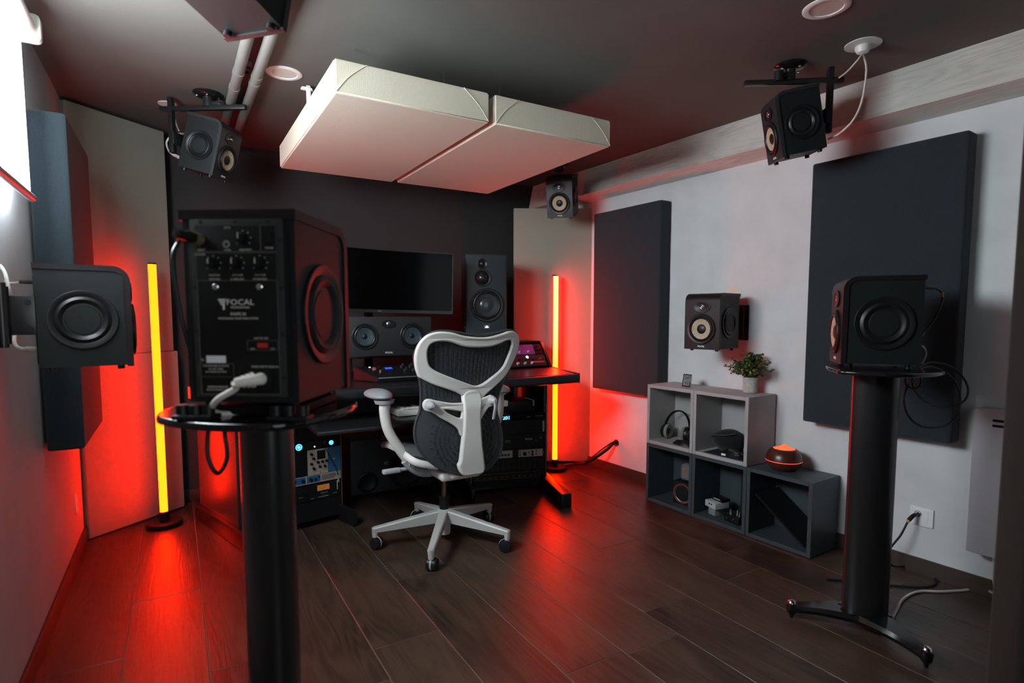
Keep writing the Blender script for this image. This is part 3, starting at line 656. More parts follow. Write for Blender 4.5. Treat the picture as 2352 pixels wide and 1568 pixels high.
for k in range(26): x, z = -.172+rn.random()*.095, .004+rn.random()*.030; box(bm, (x, -.0056, z), (.0022, .001, .0022))
o = obj('screw_dots', bm, blackm, t, smooth=False); o['kind'] = 'stuff'
ftext(t, 'AUDIO', -.045, .122, .006, M('red_print', (.5, .05, .03), .5))
t = L('interface_unit', 'slim cream and blue converter unit with vent slots in the left bay', .2325, U); body(t, U); face(t, -.482, 0, .0005, U-.0005, creamm)
face(t, -.29, -.192, .006, .041, bluem, 'blue_panel', .0012, -.005); face(t, -.185, -.114, .006, .041, bluem, 'blue_panel', .0012, -.005)
face(t, -.27, -.24, .014, .032, blackm, 'display', .0012, -.006)
fknob(t, -.206, .022, .009); fknob(t, -.165, .022, .009); fknob(t, -.14, .022, .006); fknob(t, -.122, .03, .004)
bm = B()
for k in range(15):
    x = -.106+k*.005
    box(bm, (x+.002, -.0055, .023), (.0018, .001, .030), 0, 2, Matrix.Translation((x, 0, .023)) @ Matrix.Rotation(R(12), 4, 'Y') @ Matrix.Translation((-x, 0, -.023)))
o = obj('vent_slots', bm, blackm, t, smooth=False); o['kind'] = 'stuff'
m = Matrix.Translation((-.019, -.005, .022)) @ Matrix.Rotation(pi/2, 4, 'X'); bm = B(); lathe(bm, [(.011, 0), (.011, .001), (.009, .001), (.009, 0)], m, 24, 1.1, .8); obj('logo', bm, M('green_print', (.02, .16, .12), .5), t)
t = L('compressor_unit', 'black compressor unit with an amber needle meter in the left bay', .1395, 2*U); body(t, 2*U); face(t, -.482, 0, .0005, 2*U-.0005, blackp)
f_ = face(t, -.140, -.060, .042, .084, blackg, 'meter', .003, -.005)
bm = B(); box(bm, (-.100, -.0088, .0635), (.066, .001, .030)); obj('meter_scale', bm, M('amber_meter', (.60, .25, .05), .5, emit=(.8, .25, .03), strength=.12), f_)
bm = B(); tube(bm, [(-.105, -.0097, .05), (-.085, -.0097, .074)], .0007, 5, smooth=False); obj('needle', bm, M('needle_red', (.4, .02, .01), .5), f_)
for x, z in ((-.24, .045), (-.20, .055), (-.16, .06), (-.3, .05), (-.18, .02)): fknob(t, x, z, .010)
for s, x, z in (('Studio Comp', -.095, .034), ('- - - - -', -.095, .024), ('ATTACK RELEASE', -.10, .014), ('OUTPUT', -.165, .012), ('POWER', -.035, .02), ('RATIO', -.22, .03)): ftext(t, s, x, z, .007)
bm = B(); box(bm, (-.022, -.006, .06), (.003, .002, .05)); obj('trim_line', bm, printm, t)
t = L('blank_panel', 'black blanking panel at the bottom of the left bay', .036, .102); body(t, .1); face(t, -.482, 0, .0005, .101, blackm)
for s in (-1, 1): fknob(t, -.241+s*.232, .05, .004, chrome, 'screw', .002)
# thin silver rack rails
for O, ang, sd in (((.742, 3.055), R(10.4), 'left'), ((2.02, 2.965), R(-17), 'right')):
    t = thing('rack_rail', 'thin silver rack rail edge of the %s bay' % sd, 'rack rail', (*O, 0), ang)
    for x in (.004, -.486):
        bm = B(); box(bm, (x, -.004, .29), (.004, .004, .51)); obj('rail_edge', bm, M('rail_silver', (.3, .3, .3), .35, .8), t)
# small patch lead hanging over the left bay
t = thing('patch_lead', 'short black lead hanging across the left rack', 'cable', (0, 0, 0))
Lp = lambda x, z, d=.03: Vector((.742, 3.055, 0)) + Vector((cos(R(10.4)), sin(R(10.4)), 0))*x + Vector((sin(R(10.4)), -cos(R(10.4)), 0))*d + Vector((0, 0, z))
bm = B(); tube(bm, [Lp(-.092, .418, .012), Lp(-.085, .402), Lp(-.060, .345), Lp(-.036, .300), Lp(-.028, .262)], .0022, 8); obj('cord', bm, rubber, t)
bm = B(); cyl(bm, Lp(-.028, .262), Lp(-.024, .222), .0042); obj('jack_plug', bm, greyp, t)

Rk = rack('R', (2.02, 2.965), R(-17), 'right')
t = Rk('power_unit', 'black power unit with a blue lit display in the right bay', .448, U); body(t, U); face(t, -.482, 0, .0005, U-.0005, blackg)
face(t, -.292, -.222, .005, .036, M('display_dark', (.005, .01, .06), .2), 'display', .001, -.005)
text('digits', '201', .032, M('glow_digits', (.02, .1, .5), .4, emit=(.12, .5, 1), strength=3.5), t, (-.257, -.0065, .0185), FRONT, depth=.0003, bold=.0006)
ftext(t, 'FURMAN', -.115, .02, .006); ftext(t, 'POWER CONDITIONER', -.045, .023, .005)
t = Rk('blank_panel', 'black vented panel under the blue display in the right bay', .359, 2*U); body(t, 2*U); face(t, -.482, 0, .0005, 2*U-.0005, blackp); fknob(t, -.11, .05, .005); face(t, -.02, -.008, .01, .08, greyp, 'label_strip', .001, -.005)
t = Rk('patch_unit', 'black rack unit marked PATCH in the right bay', .270, 2*U); body(t, 2*U); face(t, -.482, 0, .0005, 2*U-.0005, blackp)
ftext(t, 'PATCH', -.111, .054, .015, pb); ftext(t, 'IN', -.255, .058, .006); ftext(t, 'INSTRUMENT', -.25, .050, .006); ftext(t, 'HEADPHONES', -.25, .041, .006); ftext(t, 'P', -.03, .058, .018, printm); ftext(t, '12V', -.065, .045, .006)
t = Rk('preamp_unit', 'black unit with two cream control plates in the right bay', .2095, .060); body(t, .06); face(t, -.482, 0, .0005, .0595, blackp)
face(t, -.31, -.218, .001, .048, creamm, 'control_plate', .0014, -.005); face(t, -.180, -.018, .001, .048, creamm, 'control_plate', .0014, -.005); face(t, -.48, -.345, .001, .048, creamm, 'control_plate', .0014, -.005)
for x in (-.245, -.265, -.285, -.303): fknob(t, x, .022, .0065)
fknob(t, -.139, .022, .0125, name='gain_knob'); fknob(t, -.088, .034, .007); fknob(t, -.088, .015, .007)
for x, z in ((-.170, .038), (-.170, .024), (-.170, .010), (-.062, .038), (-.062, .018), (-.112, .03)): fknob(t, x, z, .0035)
face(t, -.022, -.012, .014, .032, M('rack_red', (.5, .03, .02), .4), 'red_mark', .001, -.006)
t = Rk('patchbay', 'black patchbay with two rows of jack sockets in the right bay', .1215, .087); body(t, .087); face(t, -.482, 0, .0005, .0865, blackp)
for row, z in ((0, .064), (1, .026)):
    for k in range(12):
        x = -.45+k*.0345; bm = B(); box(bm, (x, -.0056, z), (.0012, .0008, .030)); obj('row_divider', bm, M('dim_print', (.16, .15, .13), .6), t, smooth=False)
        m = Matrix.Translation((x+.016, -.005, z)) @ Matrix.Rotation(pi/2, 4, 'X'); bm = B(); lathe(bm, [(.006, 0), (.006, .002), (.0035, .002), (.0035, -.002)], m, 12); obj('jack_socket', bm, satin, t)
t = Rk('mixer_unit', 'black line mixer with red outlined legend in the right bay', .0705, .050); body(t, .05); face(t, -.482, 0, .0005, .0495, blackp)
redp = M('red_outline', (.55, .08, .03), .5); bm = B()
for (x0, x1, z0, z1) in ((-.46, -.07, .004, .044), (-.066, -.041, .002, .048)):
    for z in (z0, z1): box(bm, ((x0+x1)/2, -.0056, z), (x1-x0, .0008, .001))
    for x in (x0, x1): box(bm, (x, -.0056, (z0+z1)/2), (.001, .0008, z1-z0))
obj('red_outline', bm, redp, t, smooth=False)
for k in range(10):
    x = -.44+k*.038; fknob(t, x, .03, .005); ftext(t, 'IN %d' % (k+1), x, .018, .006); ftext(t, '.  .', x, .009, .012)
t = Rk('blank_panel', 'black blanking panel at the bottom of the right bay', .030, .039); body(t, .039); face(t, -.482, 0, .0005, .0385, blackm)
# shelf box above right rack: small black device with cable ends
t = Rk('network_box', 'small black box with a grey cable end above the right rack', .495, .08); bm = B(); box(bm, (-.24, .12, .035), (.36, .2, .07), .004); obj('case', bm, blackp, t)
bm = B(); tube(bm, [(-.14, -.005, .095), (-.10, -.01, .085), (-.085, -.012, .078)], .003, 8); cyl(bm, (-.083, -.012, .082), (-.083, -.012, .045), .006); obj('cable_end', bm, greyp, t)

# --- slope rack on the right of the desk
t = thing('slope_rack', 'black sloping desktop rack box at the right end of the desk', 'rack', (1.92, 3.15, .761))
for x in (.262, -.262):
    bm = B(); m = Matrix(((0, 0, 1, x-.009), (1, 0, 0, 0), (0, 1, 0, 0), (0, 0, 0, 1)))
    prism(bm, [(-.012, 0), (.30, 0), (.30, .165), (.115, .170), (.10, .163)], .018, m); obj('side_panel', bm, deskm, t)
bm = B(); box(bm, (0, .205, .168), (.50, .19, .012), .002); obj('top_board', bm, deskm, t)
bm = B(); box(bm, (0, .29, .08), (.50, .012, .155), .002); obj('back_board', bm, deskm, t)
sl = math.atan2(.155, .105)
def slope_unit(lab, off, h, cols):
    T = thing('desktop_rack_unit', lab, 'rack unit', (1.92, 3.15-.004+off*cos(sl), .768+off*sin(sl)), 0, 'gear in the sloping rack', rot=(sl-pi/2, 0, 0))
    bm = B(); box(bm, (0, .02, h/2), (.48, .04, h-.004)); obj('chassis', bm, blackm, T)
    return T
def sface(T, x0, x1, h, mat, n): bm = B(); box(bm, ((x0+x1)/2, -.002, h/2), (x1-x0-.001, .004, h-.002), .0003, 1); return obj(n, bm, mat, T)
t = slope_unit('purple and blue synth module row, upper unit of the sloping rack', .095, .078, None)
sface(t, -.24, .02, .078, M('module_navy', (.02, .04, .08), .4), 'faceplate'); sface(t, .02, .175, .078, M('module_purple', (.22, .05, .26), .4), 'purple_module'); sface(t, .175, .24, .078, blackp, 'faceplate')
def srow(T, xs, z, r, mat, n='knob', dep=.014):
    for x in xs: m = Matrix.Translation((x, -.004, z)) @ Matrix.Rotation(pi/2, 4, 'X'); bm = B(); lathe(bm, [(r, 0), (r*.8, dep), (0, dep+.001)], m, 12); obj(n, bm, mat, T)
blk = M('knob_blue', (.03, .16, .28), .35)
srow(t, [-.22+.04*k for k in range(6)], .018, .009, blk); srow(t, [-.20+.04*k for k in range(6)], .045, .007, greyp); srow(t, [-.22+.045*k for k in range(5)], .065, .004, chrome); srow(t, [.09], .045, .004, chrome, 'toggle', .022); srow(t, [.05, .12], .018, .007, greyp); srow(t, [.19, .22], .03, .006, blackp); srow(t, [.20], .06, .006, blackp)
t = slope_unit('dark module row with a white lit button, lower unit of the sloping rack', .004, .088, None)
sface(t, -.24, .24, .088, M('module_black_red', (.045, .012, .015), .35), 'faceplate'); srow(t, [.10], .070, .011, glow_white, 'lit_button', .003)
srow(t, [-.22+.05*k for k in range(8)], .05, .009, blackp); srow(t, [-.21+.055*k for k in range(7)], .022, .010, greyp); srow(t, [-.09], .022, .015, blk); srow(t, [.20, .225], .055, .006, chrome)
bm = B(); box(bm, (.17, -.005, .03), (.11, .002, .012)); obj('label_strip', bm, M('module_red', (.5, .05, .04), .4), t)

# --- console controller on the desk
t = thing('control_surface', 'black control surface with small knobs on the desk', 'control surface', (1.20, 2.862, .763))
bm = B(); a = Matrix(((0, 0, 1, -.0), (1, 0, 0, 0), (0, 1, 0, 0), (0, 0, 0, 1)))
pts_lo = [(-.300, 0), (.30, 0), (.385, .17), (-.385, .17)]
vb = [bm.verts.new((x, y, .0)) for x, y in pts_lo]; vt = [bm.verts.new((x, y, .022 if y < .1 else .072)) for x, y in pts_lo]
bm.faces.new(vb[::-1]); bm.faces.new(vt)
for k in range(4): bm.faces.new((vb[k], vb[(k+1) % 4], vt[(k+1) % 4], vt[k]))
bmesh.ops.bevel(bm, geom=bm.edges[:], offset=.004, segments=2, affect='EDGES'); obj('housing', bm, M('console_grey', (.007, .0075, .009), .4, spec=.25), t)
bm = B(); box(bm, (0, -.002, .021), (.598, .008, .006), .002); obj('front_trim', bm, M('trim_alu', (.35, .36, .38), .3, .7), t, label='brushed metal front edge')
tilt = math.atan2(.05, .17)
def con(x, v, r, mat, n, dep=.010):
    z = .022+v*sin(tilt); y = v*cos(tilt); m = Matrix.Translation((x, y, z)) @ Matrix.Rotation(tilt, 4, 'X'); bm = B(); lathe(bm, [(r, -.002), (r*.85, dep), (0, dep+.001)], m, 12); obj(n, bm, mat, t)
for row in range(4):
    for k in range(9): con(-.13+k*.050+(row % 2)*.02, .075+row*.028, .0075, M('knob_dark', (.03, .034, .038), .35), 'knob', .014)
con(-.300, .155, .006, glow_white, 'lit_button', .002); con(-.285, .12, .012, M('knob_redbrown', (.25, .09, .08), .4), 'red_knob'); con(-.262, .085, .007, M('knob_brass', (.6, .45, .25), .3, .8), 'brass_knob'); con(-.25, .15, .008, blackp, 'knob'); con(-.235, .12, .008, blackp, 'knob')
m = Matrix.Translation((-.205, .125*cos(tilt), .0245+.125*sin(tilt))) @ Matrix.Rotation(tilt, 4, 'X'); bm = B(); box(bm, (0, 0, 0), (.042, .020, .002), 0, 2, m); obj('blue_display', bm, M('glow_display', (.02, .05, .4), .4, emit=(.05, .15, 1), strength=.7), t)
for k in range(10):
    m = Matrix.Translation((-.22+k*.045, .045*cos(tilt), .0228+.045*sin(tilt))) @ Matrix.Rotation(tilt, 4, 'X'); bm = B(); box(bm, (0, 0, 0), (.022, .008, .003), .001, 1, m); obj('key', bm, blackg, t)

# --- MIDI keyboard on the tray
t = thing('midi_keyboard', 'white keyboard with piano keys on the pull-out tray', 'keyboard', (1.27, 2.70, .600))
bm = B(); box(bm, (0, .10, .0185), (.64, .19, .033), .003); obj('housing', bm, whitep, t)
for k in range(22):
    bm = B(); box(bm, (-.28+k*.0266, .055, .0375), (.0245, .105, .006), .001, 1); obj('white_key', bm, whitep, t)
for k in range(21):
    if k % 7 in (2, 6): continue
    bm = B(); box(bm, (-.2667+k*.0266, .075, .0435), (.013, .065, .008), .001, 1); obj('black_key', bm, blackg, t)

# --- centre speaker
t = thing('centre_speaker', 'wide black speaker with two woofers under the monitor', 'speaker', (1.023, 3.06, .885))
bm = B(); box(bm, (0, .165, .109), (.508, .33, .216), .004); obj('cabinet', bm, cabside, t)
bm = B(); box(bm, (0, -.004, .109), (.510, .014, .218), .004); obj('baffle', bm, M('speaker_black_ash', (.018, .019, .02), .45), t)
cone_dark = M('cone_slate', (.045, .07, .085), .35, .3, var=(90, .25))
for s in (-1, 1): driver(t, -.011, s*.135, .110, .072, cone_dark, rubber, cap=.2)
m = Matrix.Translation((.0, -.011, .178)) @ Matrix.Rotation(pi/2, 4, 'X')
bm = B(); lathe(bm, [(.036, -.001), (.037, .004), (.034, .0045), (.012, .001)], m, 32, 1.1, .62); tw = obj('tweeter', bm, rubber, t)
bm = B(); lathe(bm, [(.014, .001), (.012, .004), (.006, .006), (0, .0065)], m, 20); obj('dome', bm, silver, tw)
text('logo', 'FOCAL', .014, M('logo_white', (.8, .8, .78), .5), t, (0, -.0115, .018), FRONT, bold=.0002)
st = thing('speaker_riser_bar', 'black riser on the desk carrying the wide centre speaker', 'riser', (1.023, 3.20, .7605)); 
for s in (-1, 1): bm = B(); box(bm, (s*.2, 0.01, .055), (.03, .18, .11), .002); obj('upright', bm, deskm, st)
bm = B(); box(bm, (0, 0.01, .1175), (.50, .24, .012), .002); obj('shelf_board', bm, deskm, st)

# --- curved monitor
t = thing('computer_monitor', 'curved black ultrawide monitor, switched off, above the centre speaker', 'monitor', (1.010, 3.13, 1.125), R(-1), None, (R(0), R(1.2), R(-2)))
def curved(w_, z0, z1, y0, y1, n=24, Rad=1.35):
    bm = B(); rows = []
    for k in range(n+1):
        a = (k/n-.5)*w_/Rad; x = Rad*sin(a); yy = Rad*(1-cos(a))*-1
        rows.append([bm.verts.new((x, yy+y0, z0)), bm.verts.new((x, yy+y1, z0)), bm.verts.new((x, yy+y1, z1)), bm.verts.new((x, yy+y0, z1))])
    for r0, r1 in zip(rows, rows[1:]):
        for k in range(4): bm.faces.new((r0[k], r1[k], r1[(k+1) % 4], r0[(k+1) % 4]))
    bm.faces.new(rows[0]); bm.faces.new(rows[-1][::-1]); return bm
obj('casing', curved(.83, 0, .355, 0, .022), M('monitor_shell', (.01, .01, .011), .45), t)
obj('screen', curved(.815, .018, .350, -.001, .002), M('monitor_glass', (.0015, .0015, .0018), .14, spec=.06), t)
text('logo', 'AOC', .009, M('logo_grey', (.35, .35, .33), .5), t, (-.01, -.0008, .009), FRONT)
bm = B(); box(bm, (.31, -.034, .008), (.004, .002, .003)); obj('standby_light', bm, M('glow_amber', (.8, .3, .1), .4, emit=(1, .35, .2), strength=3), t)
bm = B(); box(bm, (0, .045, .12), (.10, .05, .12), .01); box(bm, (0, .25, -.356), (.24, .10, .012), .003); box(bm, (0, .285, -.13), (.05, .03, .44), .005)
box(bm, (0, .165, .08), (.04, .25, .04), .005); obj('stand', bm, blackp, t)

# --- main three-way speaker on the desk corner
t = thing('main_speaker', 'tall dark three-way speaker standing right of the monitor', 'speaker', (1.755, 3.305, .9365), R(-20))
MW, MD_, MH = .262, .28, .556
cab3 = M('main_cabinet', (.022, .029, .033), .5, spec=.3, bump=(350, .15))
bm = B(); box(bm, (0, 0, MH/2), (MW, MD_, MH), .006, 2); obj('cabinet', bm, cab3, t)
bm = B(); box(bm, (0, -MD_/2-.004, MH/2), (MW-.012, .012, MH-.012), .004, 2); obj('baffle', bm, cab3, t)
def dome3(x, z, r, rb, nm):
    m = Matrix.Translation((x, -MD_/2-.0105, z)) @ Matrix.Rotation(pi/2, 4, 'X')
    bm = B(); lathe(bm, [(r, -.001), (r, .004), (r*.93, .005), (rb*1.1, .001)], m, 36); f = obj(nm, bm, blackp, t)
    bm = B(); lathe(bm, [(rb*1.1, -.001), (rb, .002), (rb*.75, rb*.4), (rb*.4, rb*.58), (0, rb*.64)], m, 28); obj('dome', bm, M('dome_gloss', (.01, .011, .013), .25), f)
dome3(-.028, MH-.060, .032, .018, 'tweeter'); dome3(-.026, MH-.148, .056, .038, 'midrange')
driver(t, -MD_/2-.0105, .0, MH-.318, .107, M('cone_black', (.03, .035, .04), .22), M('cone_black', (.03, .035, .04), .22), cap=.40, name='woofer', screws=8)
bm = B(); box(bm, (.0, -MD_/2-.0108, MH-.455), (.040, .002, .028), .001, 1); bd = obj('badge', bm, blackg, t)
bm = B(); box(bm, (.0, -MD_/2-.0123, MH-.458), (.022, .001, .006), .0004, 1); m = Matrix.Translation((0, -MD_/2-.0120, MH-.455)) @ Matrix.Rotation(pi/2, 4, 'X'); lathe(bm, [(.007, 0), (.007, .001), (0, .001)], m, 14); obj('lit_logo', bm, glow_white, bd)
for k in range(5):
    bm = B(); box(bm, (-MW/2-.001, -.06, .10+k*.028), (.003, .012, .010), .001, 1); obj('side_button', bm, greyp, t)

# --- subwoofer under the desk
t = thing('subwoofer', 'black subwoofer on the floor under the desk', 'subwoofer', (1.135, 3.445, 0))
bm = B(); box(bm, (0, .0, .192), (.53, .19, .345), .012, 3); obj('cabinet', bm, M('sub_cabinet', (.030, .036, .040), .5, bump=(350, .15)), t)
m = Matrix.Translation((-.160, -.0955, .095)) @ Matrix.Rotation(pi/2, 4, 'X')
bm = B(); lathe(bm, [(.064, -.001), (.064, .006), (.056, .009), (.048, .003), (.044, .001), (0, .001)], m, 36); obj('port', bm, rubber, t)
m = Matrix.Translation((.09, -.0955, .155)) @ Matrix.Rotation(pi/2, 4, 'X'); bm = B(); lathe(bm, [(.125, -.001), (.125, .006), (.11, .009), (.095, .004), (.05, .002), (0, .001)], m, 40); obj('woofer', bm, rubber, t)
text('logo', 'FOCAL', .026, M('logo_white', (.8, .8, .78), .5), t, (-.012, -.0965, .196), FRONT, bold=.0003)
for sx in (-1, 1):
    bm = B(); cyl(bm, (sx*.22, 0, .0), (sx*.22, 0, .022), .02); obj('foot', bm, rubber, t)

# ------------------------------------------------------------------ office chair
chair = thing('office_chair', 'light grey office chair with dark perforated back, before the desk', 'office chair', (1.105, 2.5, 0))
MEMB = [(-0.221, 0.942), (-0.207, 0.983), (-0.185, 1.014), (-0.147, 1.038), (-0.094, 1.042), (-0.039, 1.035), (0.008, 1.027), (0.073, 1.021), (0.14, 1.028), (0.209, 1.04), (0.252, 1.039), (0.283, 1.02), (0.297, 0.985), (0.292, 0.939), (0.266, 0.878), (0.243, 0.826), (0.217, 0.781), (0.199, 0.736), (0.188, 0.692), (0.186, 0.654), (0.199, 0.606), (0.212, 0.543), (0.208, 0.481), (0.181, 0.434), (0.138, 0.401), (0.086, 0.385), (0.003, 0.386), (-0.061, 0.406), (-0.124, 0.441), (-0.177, 0.488), (-0.21, 0.539), (-0.219, 0.597), (-0.208, 0.653), (-0.193, 0.687), (-0.187, 0.729), (-0.187, 0.779), (-0.191, 0.821), (-0.203, 0.857), (-0.216, 0.898)]
FRO = [(-0.22, 0.943), (-0.208, 0.987), (-0.18, 1.019), (-0.137, 1.032), (-0.08, 1.029), (-0.018, 1.013), (0.055, 1.005), (0.112, 1.006), (0.171, 1.018), (0.223, 1.031), (0.258, 1.021), (0.278, 0.992), (0.276, 0.944), (0.254, 0.892), (0.225, 0.844), (0.188, 0.808), (0.145, 0.777), (0.107, 0.753), (0.088, 0.732), (0.083, 0.695), (0.016, 0.695), (0.012, 0.738), (-0.004, 0.757), (-0.035, 0.775), (-0.082, 0.794), (-0.143, 0.817), (-0.195, 0.846), (-0.206, 0.859), (-0.218, 0.9)]
FRI = [(-0.184, 0.949), (-0.175, 0.986), (-0.149, 1.002), (-0.111, 1.006), (-0.065, 0.998), (-0.018, 0.982), (0.038, 0.975), (0.112, 0.975), (0.163, 0.985), (0.206, 1.001), (0.236, 1.0), (0.249, 0.979), (0.243, 0.942), (0.223, 0.889), (0.197, 0.853), (0.145, 0.818), (0.091, 0.789), (0.053, 0.785), (0.013, 0.798), (-0.035, 0.817), (-0.097, 0.843), (-0.15, 0.87), (-0.174, 0.899)]
STEM = [(0.006, 0.755), (0.000, 0.677), (-0.006, 0.605), (-0.017, 0.533), (-0.028, 0.461), (-0.036, 0.441), (-0.017, 0.405), (0.028, 0.401), (0.075, 0.406), (0.072, 0.47), (0.066, 0.531), (0.064, 0.605), (0.066, 0.671), (0.074, 0.755)]
SLL = [(-0.186, 0.725), (-0.176, 0.74), (-0.160, 0.741), (-0.134, 0.733), (-0.065, 0.717), (0.010, 0.708), (0.018, 0.65), (0.012, 0.60), (-0.019, 0.577), (-0.031, 0.604), (-0.058, 0.631), (-0.112, 0.664), (-0.135, 0.682), (-0.157, 0.695), (-0.180, 0.703)]
TRI = [(-0.106, 0.697), (-0.097, 0.703), (-0.019, 0.687), (-0.012, 0.678), (-0.017, 0.65), (-0.043, 0.652), (-0.089, 0.678)]
SRR = [(0.055, 0.712), (0.12, 0.735), (0.137, 0.738), (0.158, 0.723), (0.145, 0.700), (0.12, 0.694), (0.099, 0.675), (0.055, 0.625)]
TRR = [(0.066, 0.690), (0.105, 0.705), (0.095, 0.690), (0.066, 0.648)]
XC = .035
def backy(x, z):       # where the curved back surface lies (y, chair local)
    return -.205 + .42*(x-XC)**2 - .055*((z-.72)/.33)**2 + .03*max(0, (.62-z)/.2)**2
def bend(me, dy, dtop=0):
    for v in me.vertices:
        x, z, d = v.co.x, v.co.y, v.co.z; v.co = (x, backy(x, z)+dy+dtop*min(1, max(0, (z-.705)/.05))-d, z)
# membrane as nested rings
cx0, cz0 = .005, .70
sm = []
Lp_ = [Vector((x, z, 0)) for x, z in MEMB]; n_ = len(Lp_)
for i in range(n_):
    a, b_, c, d = Lp_[i-1], Lp_[i], Lp_[(i+1) % n_], Lp_[(i+2) % n_]
    for k in range(3):
        u = k/3; sm.append(.5*((2*b_)+(c-a)*u+(2*a-5*b_+4*c-d)*u*u+(3*b_-a-3*c+d)*u**3))
NR = 16; bm = B(); rings = []
for side in (0, 1):
    rs = []
    for r in range(NR+1):
        f = 1-r/NR; rs.append([bm.verts.new((cx0+(p.x-cx0)*f, backy(cx0+(p.x-cx0)*f, cz0+(p.y-cz0)*f)+side*.007, cz0+(p.y-cz0)*f)) for p in sm] if f > 0 else None)
    rings.append(rs)
    cen = bm.verts.new((cx0, backy(cx0, cz0)+side*.007, cz0)); rs[NR] = cen
    for r in range(NR-1):
        for k in range(len(sm)): k2 = (k+1) % len(sm); q = (rs[r][k], rs[r][k2], rs[r+1][k2], rs[r+1][k]); bm.faces.new(q if side else q[::-1])
    for k in range(len(sm)): k2 = (k+1) % len(sm); bm.faces.new((rs[NR-1][k], rs[NR-1][k2], cen) if side else (rs[NR-1][k2], rs[NR-1][k], cen))
for k in range(len(sm)): k2 = (k+1) % len(sm); bm.faces.new((rings[0][0][k], rings[0][0][k2], rings[1][0][k2], rings[1][0][k]))
obj('backrest', bm, membm, chair, label='dark grey perforated polymer backrest')
bm = B(); tube(bm, [(p.x, backy(p.x, p.y)+.003, p.y) for p in sm]+[(sm[0].x, backy(sm[0].x, sm[0].y)+.003, sm[0].y)], .0065, 8, smooth=False, up=Vector((0, 1, 0))); obj('backrest_rim', bm, membm, chair)
# slots pressed into the membrane
from mathutils.geometry import intersect_point_quad_2d
def inside(poly, x, y):
    c = False; j = len(poly)-1
    for i in range(len(poly)):
        xi, yi = poly[i]; xj, yj = poly[j]
        if (yi > y) != (yj > y) and x < (xj-xi)*(y-yi)/(yj-yi)+xi: c = not c
        j = i
    return c
slot = B(); hole = B()
def slot_at(x, z, ax, az, L):
    L2 = L/2; p0 = (x-ax*L2, z-az*L2); p1 = (x+ax*L2, z+az*L2); mid = (x, z)
    loop = []; w_ = .0042; nx, nz = -az, ax
    for sgn, rng in ((1, (0, 1)), (-1, (1, 0))):
        for u in rng: loop.append((p0[0]+(p1[0]-p0[0])*u+nx*w_*sgn, p0[1]+(p1[1]-p0[1])*u+nz*w_*sgn))
    loop.append(loop[0])
    tube(slot, [(a_, backy(a_, b_)-.0005, b_) for a_, b_ in loop], .0019, 5, 3, smooth=False, up=Vector((0, 1, 0)))
    m = [(p0[0]+(p1[0]-p0[0])*u, p0[1]+(p1[1]-p0[1])*u) for u in (0, .5, 1)]
    tube(hole, [(a_, backy(a_, b_)-.0002, b_) for a_, b_ in m], .0026, 5, 2, smooth=False, up=Vector((0, 1, 0)))
# lower part: concentric arcs
ccx, ccz = .03, .555
for ri in range(1, 9):
    rr = .02+ri*.0205; nn = max(5, int(2*pi*rr/.034))
    for k in range(nn):
        a = 2*pi*(k+.5*(ri % 2))/nn; x, z = ccx+rr*.98*cos(a), ccz+rr*1.0*sin(a)
        if z > .735 or not inside(MEMB, ccx+(x-ccx)*1.10, ccz+(z-ccz)*1.10): continue
        slot_at(x, z, -sin(a), cos(a), .025 if ri < 8 else .004)
# upper part: slightly fanned vertical columns
for ci_ in range(-11, 13):
    for ri in range(12):
        z = .745+ri*.026+(ci_ % 2)*.013; x = XC-.01+ci_*.0185*(1+(z-.75)*.6)
        if not inside(FRI, x, z) or not inside(FRI, x+.012, z+.014) or not inside(FRI, x-.012, z+.014):
            if not (z < .80 and inside(MEMB, x*1.12, z) and not inside(FRO, x, z-.01)): continue
        slot_at(x, z, .10*ci_/12, 1, .021)
o = obj('slot_rims', slot, membm, chair); o['kind'] = 'stuff'
o = obj('slot_holes', hole, M('slot_black', (.01, .011, .012), .7), chair, smooth=False); o['kind'] = 'stuff'
me = plate_mesh([FRO, FRI], .022, .008, n=5); bend(me, -.018); finish('back_frame', me, chairw, chair, label='light grey loop frame behind the backrest')
me = plate_mesh([STEM], .030, .010, n=5); bend(me, -.036, .0195); finish('spine', me, chairw, chair, label='light grey central spine')
me = plate_mesh([SLL, TRI], .020, .006, n=4); bend(me, -.031); finish('lumbar_arm', me, chairw, chair)
me = plate_mesh([SRR, TRR], .020, .006, n=4); bend(me, -.031); finish('lumbar_arm', me, chairw, chair)
for x, z in ((-.165, .721), (.133, .722)):
    y = backy(x, z)-.05; bm = B(); lathe(bm, [(.0, -.012), (.018, -.012), (.019, .008), (.012, .026), (.008, .032), (0, .034)], Matrix.Translation((x, y, z)) @ Matrix.Rotation(pi/2, 4, 'X'), 24); obj('lumbar_knob', bm, greyp, chair)
bm = B(); tube(bm, [(.133, -.27, .725), (.137, -.275, .70), (.130, -.275, .66), (.128, -.272, .640)], lambda u: .013-.003*u, 12, 6, sx=1.0, sy=.6); obj('lumbar_lever', bm, greyp, chair)
